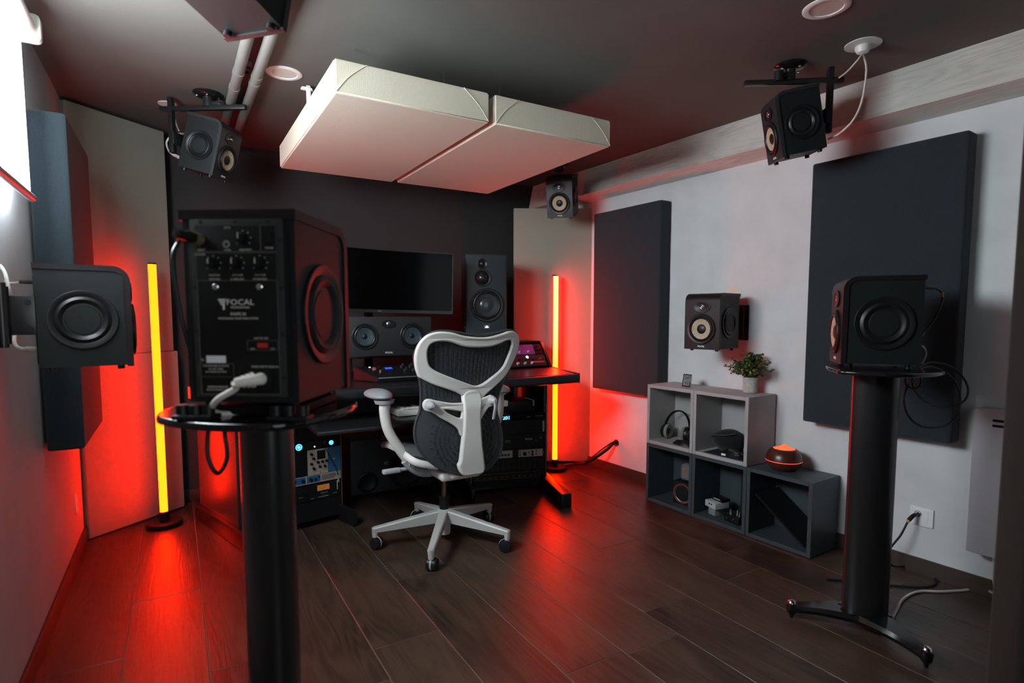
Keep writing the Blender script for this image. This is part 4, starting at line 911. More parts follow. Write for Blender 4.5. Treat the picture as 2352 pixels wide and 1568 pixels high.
# seat
bm = B(); rows = []
for j in range(13):
    v = j/12; y = -.17+v*.47; half = .235*(1-.25*max(0, (.25-v)/.25)**2-.10*max(0, (v-.8)/.2)**2)
    row = []
    for i in range(17):
        u = i/16*2-1; x = half*u; z = .462+.055*abs(u)**3*(1-.4*v)+.015*sin(v*pi*.5)-.035*max(0, (v-.8)/.2)**2; row.append((x, y, z))
    rows.append(row)
vt = [[bm.verts.new(p) for p in r] for r in rows]; vb = [[bm.verts.new((p[0]*.97, p[1], p[2]-.038)) for p in r] for r in rows]
for A, fl_ in ((vt, 0), (vb, 1)):
    for j in range(12):
        for i in range(16): q = (A[j][i], A[j][i+1], A[j+1][i+1], A[j+1][i]); bm.faces.new(q[::-1] if fl_ else q)
def rim(a, b_): 
    for k in range(len(a)-1): bm.faces.new((a[k], b_[k], b_[k+1], a[k+1]))
rim(vt[0], vb[0]); rim(vt[-1][::-1], vb[-1][::-1]); rim([r[0] for r in vt][::-1], [r[0] for r in vb][::-1]); rim([r[-1] for r in vt], [r[-1] for r in vb])
obj('seat', bm, seatm, chair)
bm = B()
for s in (-1, 1): tube(bm, [(s*.10, -.165, .425), (s*.20, -.14, .455), (s*.238, -.03, .492), (s*.240, .12, .487), (s*.215, .27, .455)], .011, 10, 8, sx=1, sy=1.5)
obj('seat_frame', bm, chairw, chair)
# arms
def arm(s, padc):
    ax = s*(.30 if s < 0 else .268)
    pts = [(ax*1.03, -.06, .722), (ax*1.04, -.06, .675), (ax*1.0, -.065, .60), (ax*.88, -.07, .53), (ax*.74, -.07, .468), (ax*.60, -.07, .425)]
    bm = B(); tube(bm, pts, lambda u: .026-.003*sin(pi*u), 14, 8, sx=1.0, sy=.8, up=Vector((0, 1, 0))); a_ = obj('arm_post', bm, chairw, chair)
    bm = B(); tube(bm, [(ax*.74, -.07, .452), (ax*.60, -.065, .405), (ax*.42, -.05, .375), (ax*.2, -.02, .362)], .023, 12, 8, sx=1, sy=.8, up=Vector((0, 1, 0)))
    for k in range(7):
        u = k/6; c = Vector((ax*(.70-.34*u), -.094+.03*u, .437-.055*sin(u*pi/2))); box(bm, c, (.005, .010, .018), .001, 1)
    obj('arm_bracket', bm, greyp, chair)
    bm = B(); cyl(bm, (ax*1.03, -.05, .716), (ax*1.03, -.05, .733), .040, .046, seg=20); obj('pad_mount', bm, greyp, chair)
    bm = B(); t2 = bmesh.new(); bmesh.ops.create_uvsphere(t2, u_segments=24, v_segments=14, radius=1)
    for v in t2.verts:
        q = v.co; taper = 1-.22*q.y*.5; q.z = q.z*(.030 if q.z > 0 else .016)*(1-.25*q.y); q.x *= .056*taper; q.y *= .125
    bmesh.ops.translate(t2, vec=(padc[0], padc[1], padc[2]), verts=t2.verts); merge(bm, t2); obj('arm_pad', bm, padm, chair)
arm(-1, (-.318, .02, .747)); arm(1, (.295, .02, .733))
# mechanism
bm = B(); box(bm, (.01, -.05, .372), (.20, .26, .040), .016, 3); box(bm, (-.03, .05, .405), (.17, .22, .050), .016, 3); obj('tilt_mechanism', bm, chairw, chair)
bm = B(); box(bm, (.0, -.16, .385), (.11, .10, .034), .012, 3); obj('spine_mount', bm, chairw, chair)
bm = B(); cyl(bm, (-.10, -.02, .395), (-.235, -.03, .398), .009); box(bm, (-.275, -.032, .398), (.085, .028, .022), .008, 3); obj('tilt_lever', bm, greyp, chair)
bm = B(); cyl(bm, (0, 0, .19), (0, 0, .36), .0125, seg=20); obj('gas_lift', bm, M('gas_lift_bronze', (.35, .27, .20), .25, .9), chair)
bm = B(); cyl(bm, (0, 0, .158), (0, 0, .225), .024, seg=24); cyl(bm, (0, 0, .218), (0, 0, .232), .027, seg=24); obj('lift_sleeve', bm, blackp, chair)
bm = B(); lathe(bm, [(0, .04), (.028, .04), (.030, .05), (.034, .16), (.026, .165), (0, .165)], seg=28); obj('base_hub', bm, basew, chair)
for k in range(5):
    a = R(20+72*k); d = Vector((cos(a), sin(a), 0)); nn = Vector((-sin(a), cos(a), 0)); bm = B(); rows = []
    for j in range(9):
        u = j/8; c = d*(.012+u*.330); hw = .022-.007*u; zt = .163-.062*u; th = .062*(1-u)+.024*u
        rows.append([bm.verts.new(c+nn*x+Vector((0, 0, z))) for x, z in ((-hw, zt-.006), (-hw*.75, zt), (hw*.75, zt), (hw, zt-.006), (hw*.8, zt-th), (-hw*.8, zt-th))])
    for r0, r1 in zip(rows, rows[1:]):
        for i in range(6): bm.faces.new((r0[i], r0[(i+1) % 6], r1[(i+1) % 6], r1[i]))
    bm.faces.new(rows[0]); bm.faces.new(rows[-1][::-1])
    e = d*.333; cyl(bm, e+Vector((0, 0, .055)), e+Vector((0, 0, .098)), .013, .0155, seg=16)
    lg = obj('leg', bm, basew, chair)
    ca = a+R(60+37*k); cd = Vector((cos(ca), sin(ca), 0)); cs = Vector((-sin(ca), cos(ca), 0)); cc = e+cd*.012
    for s in (-1, 1):
        bm = B(); q = cc+cs*s*.013+Vector((0, 0, .0275)); mm = Matrix.Translation(q) @ (cs*s).to_track_quat('Z', 'Y').to_matrix().to_4x4()
        lathe(bm, [(0, -.009), (.027, -.009), (.0275, -.005), (.0275, .005), (.025, .010), (.016, .0115), (0, .0115)], mm, 24); obj('wheel', bm, rubber, lg)
    bm = B(); cyl(bm, e+Vector((0, 0, .03)), e+Vector((0, 0, .062)), .008); mm = Matrix.Translation(cc+Vector((0, 0, .030))) @ cs.to_track_quat('Z', 'Y').to_matrix().to_4x4(); lathe(bm, [(.029, -.004), (.029, .004)], mm, 24); obj('caster_fork', bm, greyp, lg)
#@@PART3
# ------------------------------------------------------------------ cube shelves (local front = -Y, x towards the camera end)
CBW, CBD, CBH, CT = .3335, .236, .350, .019
def cube_shelf(lab, k, z, mat, grp, in_=0):
    s = .700+CBW*(k+.5); p = WR(s, CBD/2+.012+in_, z)
    T = thing('cube_shelf', lab, 'shelf cube', p, WROT, grp)
    W_ = CBW-.002
    for nm, c, sz in (('side_panel', (-W_/2+CT/2, 0, CBH/2), (CT, CBD, CBH)), ('side_panel', (W_/2-CT/2, 0, CBH/2), (CT, CBD, CBH)), ('top_panel', (0, 0, CBH-CT/2), (W_-2*CT, CBD, CT)),
                      ('bottom_panel', (0, 0, CT/2), (W_-2*CT, CBD, CT)), ('back_panel', (0, CBD/2-.008, CBH/2), (W_-2*CT, .006, CBH-2*CT))):
        bm = B(); box(bm, c, sz, .0012, 1); obj(nm, bm, mat, T)
    return T
lowmat, upmat = cubed, cubel
cubes = [cube_shelf('slate grey cube shelf on the floor at the far end, holding two small speakers', 0, .002, lowmat, 'slate grey cube shelves'),
         cube_shelf('slate grey cube shelf on the floor in the middle, holding small boxes', 1, .002, lowmat, 'slate grey cube shelves'),
         cube_shelf('slate grey cube shelf on the floor nearest the camera, under the diffuser', 2, .002, lowmat, 'slate grey cube shelves'),
         cube_shelf('light grey cube shelf holding headphones', 0, .353, upmat, 'light grey cube shelves'),
         cube_shelf('light grey cube shelf holding a black pouch, under the plant', 1, .353, upmat, 'light grey cube shelves', .001)]
def SH_(k, x, y, z):       # point in the local frame of cube k at base height z (x along, y back)
    return WR(.700+CBW*(k+.5)+x, CBD/2+.012-y, z)
FL1, FL0 = .353+CT+.0005, .002+CT+.0005
# headphones in the upper left cube
def headphones(lab, x, y, z, rz, tiltx):
    T = thing('headphones', lab, 'headphones', SH_(0, x, y, z), 0, 'headphones on the shelf', (tiltx, 0, WROT+rz)); T.scale = (1.12, 1.12, 1.25)
    bm = B(); tube(bm, [(.075*cos(a), 0, .045+.095*sin(a)) for a in [R(-10+20*k) for k in range(11)]], .0085, 8, 3, sx=.45, sy=1.4, up=Vector((0, 1, 0))); obj('headband', bm, blackm, T)
    for s in (-1, 1):
        m = Matrix.Translation((s*.070, 0, .036)) @ Matrix.Rotation(s*pi/2, 4, 'Y'); bm = B(); lathe(bm, [(0, .010), (.028, .010), (.034, .002), (.034, -.012), (0, -.012)], m, 24); e_ = obj('ear_cup', bm, blackp, T)
        bm = B(); lathe(bm, [(.034, -.012), (.036, -.018), (.033, -.028), (.018, -.026), (.016, -.014)], m, 24); obj('ear_cushion', bm, M('cushion_olive', (.20, .19, .13), .8), e_)
headphones('black headphones at the left in the light cube, headband up', -.050, .0, FL1+.001, R(8), R(-14))
headphones('black headphones standing behind the cable in the light cube', .062, .040, FL1+.001, R(-58), R(0))
t = thing('coiled_cable', 'black coiled headphone cable in the light cube', 'cable', SH_(0, .06, -.065, FL1), WROT)
bm = B()
for k in range(4): tube(bm, [((.052-.006*k)*cos(a)*1.25, (.032-.003*k)*sin(a), .004+.006*k+.002*sin(3*a+k)) for a in [2*pi*i/10 for i in range(11)]], .0028, 6, 4)
obj('cord', bm, rubber, t)
# upper middle cube
t = thing('fabric_pouch', 'black soft pouch lying open in the right light cube', 'pouch', SH_(1, -.050, .03, FL1), WROT)
bm = B(); tt_ = bmesh.new(); bmesh.ops.create_uvsphere(tt_, u_segments=28, v_segments=16, radius=1)
for v in tt_.verts:
    q = v.co; h = .5+.5*max(-1, min(1, q.x)); q.y *= .062*(.85+.3*h); q.x *= .095; q.z = .055+q.z*(.050+.032*h)
    q.z = max(q.z, 0.0)
merge(bm, tt_); bmesh.ops.translate(bm, vec=(0, 0, .0), verts=bm.verts); obj('bag', bm, fabric('pouch_black', (.012, .012, .014)), t)
bm = B(); tube(bm, [(-.085, -.045, .075), (-.03, -.060, .088), (.03, -.060, .098), (.075, -.045, .112)], .003, 6); obj('zip', bm, M('zip_grey', (.05, .05, .055), .5), t)
t = thing('tray_mat', 'thin dark blue tray under the pouch in the right light cube', 'tray', SH_(1, .02, -.02, FL1-.0002), WROT); bm = B(); box(bm, (0, 0, .001), (.25, .17, .0018)); obj('tray', bm, M('tray_navy', (.012, .025, .045), .5), t)
t = thing('coiled_cable', 'black coiled cable with a white tag in front of the pouch', 'cable', SH_(1, .055, -.070, FL1+.002), WROT)
bm = B()
for k in range(5): tube(bm, [((.070-.005*k)*cos(a), (.030-.002*k)*sin(a), .004+.006*k+.002*sin(2*a+k)) for a in [2*pi*i/10 for i in range(11)]], .0028, 6, 4)
obj('cord', bm, rubber, t)
bm = B(); box(bm, (-.035, -.034, .010), (.026, .001, .011)); obj('tag', bm, whitep, t)
t = thing('power_adapter', 'black power adapter lying at the right in the right light cube', 'adapter', SH_(1, .105, -.06, FL1+.003), WROT+R(10)); bm = B(); box(bm, (0, 0, .014), (.05, .032, .028), .004); obj('case', bm, blackp, t)
t = thing('tablet_stand', 'blue grey upright tablet stand in the right light cube', 'stand', SH_(1, .090, .02, FL1+.001), WROT)
bm = B(); box(bm, (0, 0, .068), (.075, .009, .136), .003, 3, Matrix.Rotation(R(-9), 4, 'X')); box(bm, (0, -.02, .003), (.075, .07, .006), .002); obj('plate', bm, M('stand_bluegrey', (.13, .17, .23), .45), t)
bm = B(); box(bm, (.008, -.0055, .115), (.035, .001, .005), 0, 2, Matrix.Rotation(R(-9), 4, 'X')); obj('slot', bm, blackm, t)
# lower left cube: small speaker with red ring, portable speaker on it
t = thing('small_speaker', 'small black speaker with a copper ring in the lower left cube', 'speaker', SH_(0, .050, -.005, FL0), WROT+R(8))
bm = B(); box(bm, (0, 0, .066), (.125, .10, .130), .004); obj('cabinet', bm, blackm, t)
m = Matrix.Translation((0, -.051, .066)) @ Matrix.Rotation(pi/2, 4, 'X'); bm = B(); lathe(bm, [(.057, -.001), (.058, .004), (.051, .004), (.050, 0)], m, 36); obj('ring', bm, M('ring_copper', (.35, .08, .06), .3, .5), t, label='copper red ring')
bm = B(); lathe(bm, [(.050, .001), (.03, -.010), (.012, -.016)], m, 32); obj('cone', bm, M('cone_grey', (.10, .11, .12), .35, .5), t)
bm = B(); lathe(bm, [(.012, -.016), (.011, -.010), (.006, -.007), (0, -.006)], m, 20); obj('dust_cap', bm, blackp, t)
t = thing('portable_speaker', 'grey portable speaker with an orange mark on top of the small speaker', 'speaker', SH_(0, .050, .005, FL0+.1325), WROT+R(6))
bm = B(); box(bm, (0, 0, .048), (.082, .06, .096), .022, 4); obj('body', bm, M('speaker_grey_mesh', (.13, .145, .15), .8, bump=(900, .4)), t)
om = M('orange_mark', (.7, .12, .03), .5)
bm = B(); box(bm, (-.018, -.0305, .068), (.005, .001, .022)); box(bm, (-.018, -.0305, .071), (.020, .001, .004)); box(bm, (-.018, -.0305, .042), (.005, .001, .022)); obj('logo', bm, om, t, smooth=False)
t = thing('small_bolt', 'tiny chrome fitting on the floor of the lower left cube', 'fitting', SH_(0, -.045, -.03, FL0)); bm = B(); cyl(bm, (0, 0, .004), (.014, 0, .004), .004); obj('shank', bm, chrome, t)
# lower middle cube
t = thing('pedal_box', 'white metal box with two sockets lying on a smaller box', 'box', SH_(1, -.060, -.035, FL0+.0475), WROT+R(-14))
bm = B(); box(bm, (0, 0, .0175), (.085, .09, .034), .003); obj('case', bm, M('box_silver', (.42, .43, .42), .4), t)
for x in (-.005, .012): m = Matrix.Translation((x, -.0455, .022)) @ Matrix.Rotation(pi/2, 4, 'X'); bm = B(); lathe(bm, [(.004, 0), (.004, .003), (0, .003)], m, 12); obj('socket', bm, blackp, t)
t = thing('small_box', 'grey ribbed little box under the white metal box', 'box', SH_(1, -.060, -.03, FL0), WROT+R(-14))
bm = B(); box(bm, (-.01, 0, .0235), (.055, .06, .046), .004); obj('case', bm, M('box_grey', (.20, .22, .24), .5), t)
t = thing('small_device', 'flat black device lying on the white metal box', 'device', SH_(1, -.045, -.02, FL0+.0835), WROT+R(-10)); bm = B(); box(bm, (0, 0, .009), (.07, .06, .017), .003); obj('case', bm, blackp, t)
bm = B(); box(bm, (0, -.0305, .012), (.045, .001, .003)); obj('legend', bm, printm, t)
t = thing('pedal_unit', 'black box with chrome knobs at the right in the lower middle cube', 'device', SH_(1, .060, -.035, FL0), WROT+R(-6))
bm = B(); box(bm, (0, 0, .022), (.095, .075, .042), .004); obj('case', bm, blackp, t)
for x, y in ((-.03, -.01), (.0, .01), (.03, -.01)): bm = B(); cyl(bm, (x, y, .042), (x, y, .060), .006, .005); obj('knob', bm, chrome, t)
for x in (-.03, .01): bm = B(); cyl(bm, (x, -.0375, .02), (x, -.042, .02), .005); obj('socket', bm, chrome, t)
t = thing('upright_folder', 'dark slab leaning on the back of the lower middle cube', 'folder', SH_(1, .075, .085, FL0+.001), WROT); bm = B(); box(bm, (0, 0, .12), (.14, .012, .235), .003); obj('cover', bm, M('folder_dark', (.012, .016, .02), .5), t)
# lower right cube: a board lying diagonally
t = thing('diagonal_board', 'black board lying diagonally inside the lower right cube', 'board', SH_(2, .002, .0, FL0+.108), WROT)
bm = B(); box(bm, (0, 0, 0), (.318, .20, .008), .001, 1, Matrix.Rotation(R(36), 4, 'Y')); obj('board', bm, blackm, t)
bm = B(); box(bm, (0, -.1005, 0), (.318, .002, .009), 0, 1, Matrix.Rotation(R(36), 4, 'Y')); obj('edge_strip', bm, blackp, t)
# thermometer
t = thing('thermometer', 'small digital thermometer standing on the light cube at the wall end', 'thermometer', SH_(0, .055, -.045, .7035), WROT+R(8))
tm = Matrix.Rotation(R(-12), 4, 'X')
bm = B(); box(bm, (0, .004, .038), (.052, .010, .074), .004, 3, tm); box(bm, (0, .020, .012), (.03, .03, .024), .003); obj('case', bm, whitep, t)
bm = B(); box(bm, (0, -.0015, .038), (.050, .003, .072), .001, 2, tm); obj('bezel', bm, blackg, t)
bm = B(); box(bm, (0, -.0033, .038), (.040, .001, .060), 0, 2, tm); sc_ = obj('lcd', bm, M('lcd_grey', (.16, .20, .18), .4), t)
o = text('digits', '24', .028, blackm, sc_, (0, -.0042+.052*sin(R(12))*1.0, .052), (pi/2-R(12), 0, 0)); o = text('digits', '52', .024, blackm, sc_, (.004, -.0042+.025*sin(R(12)), .024), (pi/2-R(12), 0, 0))
# potted plant
pc = WR(1.265, .085, .7045)
t = thing('potted_plant', 'small bushy green plant in a grey concrete pot on the light cubes', 'plant', pc)
bm = B(); lathe(bm, [(0, 0), (.032, 0), (.036, .004), (.040, .078), (.039, .082), (.034, .082), (.033, .07), (0, .07)], seg=36); obj('pot', bm, M('concrete_pot', (.42, .39, .36), .9, bump=(120, .6), var=(60, .2)), t)
bm = B(); lathe(bm, [(0, .0705), (.033, .0705)], seg=24); obj('soil', bm, M('soil', (.03, .02, .015), .95), t)
rn = random.Random(11); tips = []; bm = B()
for k in range(85):
    a = rn.random()*2*pi; e_ = R(8+rn.random()**.8*78); L_ = .085+.045*rn.random()
    if k < 9: a = R(75+rn.random()*40); e_ = R(5+rn.random()*28); L_ = .125+.03*rn.random()   # sprays towards the left of the picture
    d = Vector((cos(a)*cos(e_), sin(a)*cos(e_), sin(e_))); p0 = Vector((rn.uniform(-.015, .015), rn.uniform(-.015, .015), .072)); p2 = p0+d*L_+Vector((0, 0, .012)); p1 = p0.lerp(p2, .5)+Vector((0, 0, .012))
    if p2.x > .075: continue
    tube(bm, [p0, p1, p2], .0012, 5, 4); tips.append((p0, p1, p2))
obj('stems', bm, M('stem_green', (.05, .06, .02), .7), t)
lv = {c: B() for c in 'abcd'}
for p0, p1, p2 in tips:
    for i in range(15):
        u = .22+.78*i/14; q = p0.lerp(p1, u*2) if u < .5 else p1.lerp(p2, u*2-1)
        a = rn.random()*2*pi; dn = Vector((cos(a), sin(a), rn.uniform(-.2, .9))).normalized(); s = .012+.007*rn.random(); si = dn.cross(Vector((rn.random(), rn.random(), rn.random()))).normalized()
        up_ = dn.cross(si)*.25; b_ = lv['abcd'[min(3, int(rn.random()**1.4*4))]]
        c_ = q+dn*.003; vs = [b_.verts.new(c_), b_.verts.new(c_+dn*s*.45+si*s*.5+up_*s), b_.verts.new(c_+dn*s), b_.verts.new(c_+dn*s*.45-si*s*.5+up_*s)]
        b_.faces.new((vs[0], vs[1], vs[2])); b_.faces.new((vs[0], vs[2], vs[3]))
for (c, col_) in (('a', (.025, .075, .028)), ('b', (.05, .13, .03)), ('c', (.10, .17, .03)), ('d', (.20, .13, .03))):
    me = bpy.data.meshes.new('foliage'); lv[c].to_mesh(me); lv[c].free(); o = finish('foliage', me, M('leaf_'+c, col_, .45), t, smooth=False); o['kind'] = 'stuff'
# diffuser
dp = WR(1.492, .135, .3525)
t = thing('aroma_diffuser', 'round dark wood aroma diffuser with a glowing orange top', 'diffuser', dp)
dw = wood('diffuser_wood', '2a100c', '5a2820', .3, 4, axis=0, bump=.05)
bm = B(); lathe(bm, [(r_, z_*1.16) for r_, z_ in [(0, 0), (.045, 0), (.055, .004), (.078, .025), (.0835, .040)]], seg=48); obj('base', bm, dw, t)
em = M('diffuser_glow', (.8, .2, .05), .5, emit=(1, .09, .03), strength=1.3)
bm = B(); lathe(bm, [(r_, z_*1.16) for r_, z_ in [(.0832, .040), (.0840, .0415), (.0832, .043)]], seg=48); obj('glow_line', bm, M('diffuser_line', (.8, .1, .05), .5, emit=(1, .07, .05), strength=1.0), t)
bm = B(); lathe(bm, [(r_, z_*1.16) for r_, z_ in [(.0835, .043), (.081, .060), (.070, .080), (.056, .090), (.050, .091)]], seg=48); obj('lid', bm, dw, t)
bm = B(); lathe(bm, [(r_, z_*1.16) for r_, z_ in [(.051, .0905), (.035, .094), (.018, .100), (.008, .108), (0, .109)]], seg=40); obj('glowing_cap', bm, em, t)
# ------------------------------------------------------------------ right wall fittings
def onwall(name, lab, cat, s, off, z): return thing(name, lab, cat, WR(s, off, z), WROT)
t = onwall('cable_outlet', 'round cream cable outlet on the wall behind the wall speaker', 'outlet', 1.10, .001, 1.235)
m = Matrix.Rotation(pi/2, 4, 'X'); bm = B(); lathe(bm, [(0, .004), (.036, .004), (.042, 0)], m, 36); obj('cover_plate', bm, M('cream_plate', (.66, .60, .50), .5), t)
t = onwall('wall_bracket', 'black bracket between the right wall speaker and the wall', 'bracket', 1.155, .001, 1.07)
bm = B(); box(bm, (0, -.006, 0), (.07, .012, .19), .003); box(bm, (-.004, -.035, 0), (.05, .050, .05), .004); box(bm, (-.008, -.058, 0), (.10, .008, .17), .003); obj('bracket', bm, blackm, t)
t = onwall('wall_socket', 'white double wall socket plate near the floor at the right', 'socket', 2.038, .001, .252)
bm = B(); box(bm, (0, -.004, 0), (.086, .008, .080), .003, 2); obj('plate', bm, M('socket_white', (.8, .8, .82), .4), t)
bm = B(); box(bm, (0.002, -.0085, .002), (.048, .002, .052), .001); obj('insert', bm, M('socket_white', (.8, .8, .82), .4), t)
m = Matrix.Translation((-.012, -.009, .012)) @ Matrix.Rotation(pi/2, 4, 'X'); bm = B(); lathe(bm, [(.014, 0), (.014, .003), (.010, .003), (.010, 0)], m, 24); obj('audio_socket', bm, chrome, t)
t = thing('audio_cable', 'blue black audio cable from the wall socket to the floor', 'cable', (0, 0, 0))
q0 = WR(2.026, .012, .262)
bm = B(); tube(bm, [q0, WR(2.020, .040, .258), WR(2.010, .058, .238)], .0085, 12, 5); obj('plug', bm, blackp, t)
bm = B(); tube(bm, [WR(2.011, .057, .240), WR(2.008, .060, .230)], .0062, 12, smooth=False); obj('yellow_band', bm, M('band_yellow', (.6, .35, .03), .5), t, label='yellow band on the cable')
def F(px, py, z=.0045):
    d = FW + RT*((px-CCX)/CF) - UP*((py-CCY)/CF); k = (z-CH)/d.z; return Vector((0, 0, CH)) + d*k
bm = B(); tube(bm, [WR(2.008, .060, .232), WR(1.99, .075, .17), WR(1.955, .09, .09), WR(1.97, .085, .03), F(2115, 1300), F(2150, 1335), F(2120, 1347), F(2040, 1343), F(1975, 1335), F(1900, 1330)], .0042, 10, 8); obj('cord', bm, M('cord_navy', (.008, .014, .025), .4), t)
# heater panel
t = onwall('panel_heater', 'white narrow wall heater with black grille slots at the right edge', 'heater', 2.46, .002, .185)
hw = M('heater_white', (.50, .49, .52), .45)
bm = B(); box(bm, (0, -.045, .285), (.48, .088, .566), .008, 2); obj('housing', bm, hw, t)
for z in (.530, .510): bm = B(); box(bm, (.02, -.0895, z), (.40, .004, .009)); obj('grille_slot', bm, blackm, t)
bm = B(); box(bm, (-.075, -.0895, .24), (.004, .003, .47)); obj('front_seam', bm, M('seam_grey', (.2, .2, .21), .6), t)
bm = B(); box(bm, (-.2385, -.06, .285), (.004, .002, .56)); obj('side_seam', bm, M('seam_grey', (.2, .2, .21), .6), t)
t = thing('power_cable', 'white cable from the heater across the floor to the right stand', 'cable', (0, 0, 0))
bm = B(); tube(bm, [WR(2.30, .05, .186), WR(2.30, .052, .12), WR(2.31, .06, .045), F(2252, 1342), F(2235, 1352), F(2170, 1358), F(2110, 1358), F(2075, 1375), F(2060, 1400), F(2050, 1418)], .0052, 10, 8); obj('cord', bm, M('cord_white', (.62, .56, .54), .5), t)
# multicore snake from the wall hole behind the desk
t = thing('cable_snake', 'thick black cable bundle leaving the right wall towards the desk', 'cable', (0, 0, 0))
h0 = WR(.195, .0, .222)
bm = B(); tube(bm, [h0, h0+WN*.03, F(1390, 1035, .17), F(1350, 1060, .09), F(1320, 1065, .035), F(1290, 1068, .014), F(1240, 1068, .014), F(1180, 1080, .014)], .0115, 10, 8)
obj('cord', bm, rubber, t); bm = B(); tube(bm, [h0+Vector((0, 0, .01)), h0+WN*.04+Vector((0, 0, .008)), F(1385, 1030, .19), F(1350, 1055, .11), F(1318, 1062, .045)], .0045, 8, 8); obj('cord', bm, rubber, t)
t = onwall('wall_grommet', 'black grommet where the cable bundle enters the right wall', 'grommet', .195, .001, .222)
m = Matrix.Rotation(pi/2, 4, 'X'); bm = B(); lathe(bm, [(.014, .006), (.022, .006), (.024, 0)], m, 24); obj('ring', bm, blackp, t)
t = thing('loose_cable', 'thin dark cable loop poking out beside the cube shelves', 'cable', (0, 0, 0))
bm = B(); tube(bm, [WR(.705, .05, .20), WR(.67, .08, .185), WR(.60, .10, .150), WR(.595, .10, .145), WR(.63, .09, .155), WR(.68, .06, .175), WR(.705, .04, .18)], .0022, 6, 6); obj('cord', bm, rubber, t)
# ceiling cables
t = thing('ceiling_cable', 'white cable pair from the ceiling rose to the right ceiling speaker', 'cable', (0, 0, 0)); cm = M('cord_warm', (.60, .55, .48), .5)
c0 = Vector((2.276, 1.225, 2.098))
bm = B(); tube(bm, [c0, P(1990, 160, 2.15), P(1980, 230, 2.18), P(1960, 275, 2.22), P(1930, 305, 2.28), P(1902, 320, 2.32)], .0040, 10, 8); obj('cord', bm, cm, t)
bm = B(); tube(bm, [c0, P(1968, 140, 2.14), P(1945, 165, 2.2), P(1925, 180, 2.3), P(1900, 198, 2.38)], .0032, 10, 8); obj('cord', bm, cm, t)
t = thing('ceiling_cable', 'white cables from the small ceiling outlet to the back left speaker', 'cable', (0, 0, 0))
bm = B(); tube(bm, [(.018, 3.27, 2.13), P(398, 255, 2.96), P(405, 285, 2.9), P(411, 300, 2.86)], .0032, 8, 8); obj('cord', bm, cm, t); bm = B(); tube(bm, [(.02, 3.26, 2.13), P(402, 245, 2.96), P(412, 262, 2.9)], .0032, 8, 8); obj('cord', bm, cm, t)
bm = B(); tube(bm, [P(424, 307, 2.76), P(398, 309, 2.80), P(383, 325, 2.82), P(387, 345, 2.80), P(398, 355, 2.76), P(409, 360, 2.74)], .0045, 10, 8); obj('cord', bm, M('cord_bright', (.7, .7, .68), .4), t); bm = B(); tube(bm, [P(397, 354, 2.77), P(411, 361, 2.73)], .0075, 10, smooth=False); obj('plug', bm, M('cord_bright', (.7, .7, .68), .4), t)
# ------------------------------------------------------------------ left wall fittings
t = thing('wall_bracket', 'black swivel wall bracket holding the left wall speaker', 'bracket', (X0, 1.985, 1.11))
bm = B(); box(bm, (.006, -.02, 0), (.012, .09, .20), .003); obj('wall_plate', bm, blackm, t)
bm = B(); cyl(bm, (.035, -.03, -.075), (.035, -.03, .075), .016); cyl(bm, (.035, -.03, -.085), (.035, -.03, .085), .011); obj('pivot_post', bm, satin, t)
bm = B(); box(bm, (.065, 0.01, 0), (.075, .07, .105), .004); obj('arm_box', bm, satin, t)
for z in (-.035, .035): bm = B(); cyl(bm, (.088, -.026, z), (.088, -.032, z), .008, seg=12); obj('bolt', bm, satin, t)
bm = B(); box(bm, (.026, -.048, .03), (.016, .002, .035)); obj('sticker', bm, M('sticker_blue', (.35, .42, .5), .5), t)
t = thing('audio_cable', 'white cable with a dark plug in the back of the left wall speaker', 'cable', (0, 0, 0))
bm = B(); tube(bm, [P(88, 646, 1.58), P(48, 647, 1.62)], lambda u: .0085-.003*u, 12, smooth=False); obj('plug', bm, blackp, t)
bm = B(); tube(bm, [P(48, 647, 1.62), P(30, 650, 1.63), P(10, 645, 1.65), P(-10, 625, 1.65), P(-30, 600, 1.66)], .003, 8, 8); obj('cord', bm, whitep, t)
t = thing('power_cable', 'white power cable looping under the bracket of the left wall speaker', 'cable', (0, 0, 0))
bm = B(); tube(bm, [P(-12, 600, 1.62), P(8, 620, 1.62), P(20, 660, 1.62), P(27, 690, 1.64)], .0048, 8, 8); obj('cord', bm, whitep, t); bm = B(); tube(bm, [P(34, 770, 1.64), P(33, 785, 1.62), P(42, 798, 1.6), P(62, 802, 1.6), P(70, 803, 1.6)], .0048, 8, 8); obj('cord', bm, whitep, t)
bm = B(); tube(bm, [P(62, 802, 1.6), P(91, 803, 1.58)], .0085, 10, smooth=False); obj('plug', bm, whitep, t)
t = thing('wall_outlet', 'small round white outlet low on the left wall beside the corner trap', 'outlet', (X0, 3.205, .245))
m = Matrix.Rotation(pi/2, 4, 'Y'); bm = B(); lathe(bm, [(0, .006), (.030, .006), (.040, .004), (.042, 0)], m, 32, 1.15, 1.0); obj('cover_plate', bm, whitep, t)
bm = B(); lathe(bm, [(0, .0075), (.014, .0075), (.015, .006)], m, 20); obj('insert', bm, whitep, t)
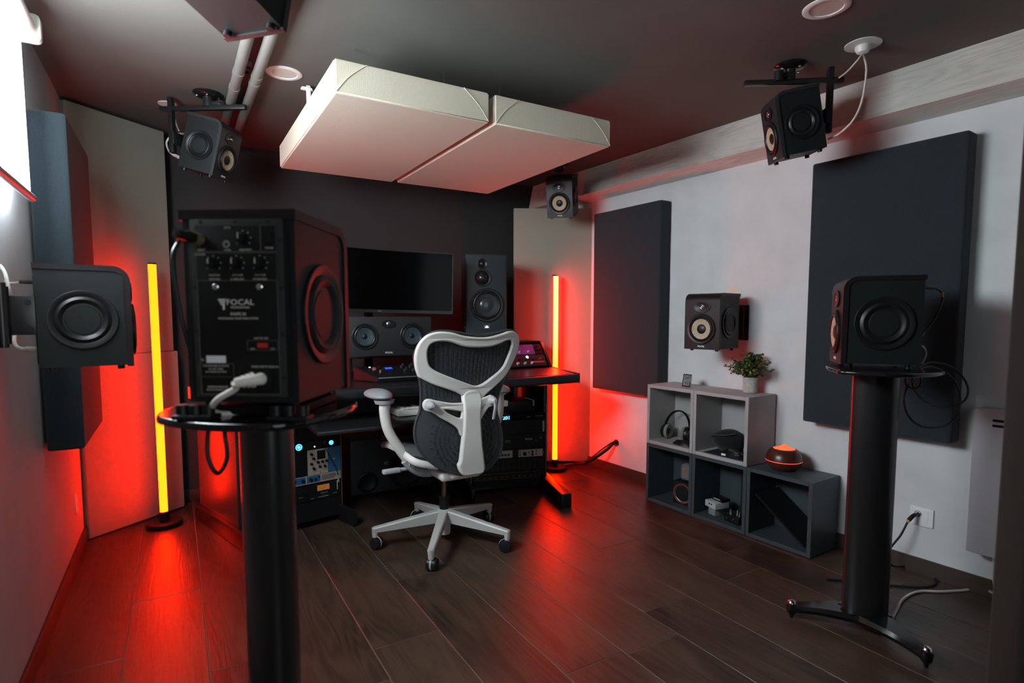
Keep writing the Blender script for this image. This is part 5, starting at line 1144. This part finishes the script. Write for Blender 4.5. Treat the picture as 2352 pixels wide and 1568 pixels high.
# small red lit thing behind the bracket is the speaker power switch
# ------------------------------------------------------------------ black cable coils on the right stand
t = thing('coiled_cable', 'black cable coil hanging behind the right stand speaker', 'cable', (0, 0, 0))
bm = B(); tube(bm, [P(2108, 845, 2.05), P(2140, 832, 2.1), P(2190, 845, 2.12), P(2222, 885, 2.12), P(2215, 920, 2.12), P(2170, 936, 2.12), P(2125, 922, 2.1), P(2098, 890, 2.07), P(2096, 862, 2.05), P(2112, 862, 2.05), P(2112, 885, 2.05), P(2095, 892, 2.05), P(2080, 880, 2.05), P(2082, 858, 2.05), P(2096, 850, 2.05)], .0038, 8, 8)
obj('cord', bm, rubber, t); bm = B(); tube(bm, [P(2085, 882, 2.06), P(2075, 920, 2.06), P(2090, 960, 2.07), P(2125, 981, 2.08), P(2170, 978, 2.09), P(2200, 950, 2.1), P(2204, 900, 2.1), P(2180, 862, 2.1), P(2140, 842, 2.08), P(2110, 848, 2.05)], .0038, 8, 8); obj('cord', bm, rubber, t)
t = thing('audio_cable', 'short black cable with an orange ring behind the right stand speaker', 'cable', (0, 0, 0))
bm = B(); tube(bm, [P(2118, 657, 2.04), P(2148, 660, 2.06)], lambda u: .011-.004*u, 12, smooth=False); obj('plug', bm, blackp, t)
bm = B(); tube(bm, [P(2148, 660, 2.06), P(2160, 668, 2.07), P(2165, 685, 2.07), P(2150, 725, 2.07), P(2125, 760, 2.06), P(2112, 778, 2.03)], .0042, 8, 8); obj('cord', bm, rubber, t)
bm = B(); tube(bm, [P(2164, 672, 2.07), P(2164, 682, 2.07)], .0056, 10, smooth=False); obj('orange_ring', bm, M('band_orange', (.5, .18, .04), .5), t)
bm = B(); tube(bm, [P(2112, 790, 2.03), P(2124, 800, 2.05), P(2127, 815, 2.05), P(2118, 835, 2.05)], .003, 8, 6); obj('cord', bm, M('cord_white', (.62, .56, .54), .5), t)
# plug on the stand plate
# ------------------------------------------------------------------ dark panel beside the camera
apanel('acoustic_panel', 'dark fabric covered panel standing at the right edge of the picture', .62, 2.09, .08, fabric('panel_fabric_olive', (.016, .0145, .012)), (1.562, .220, 0.004), R(-35), None)
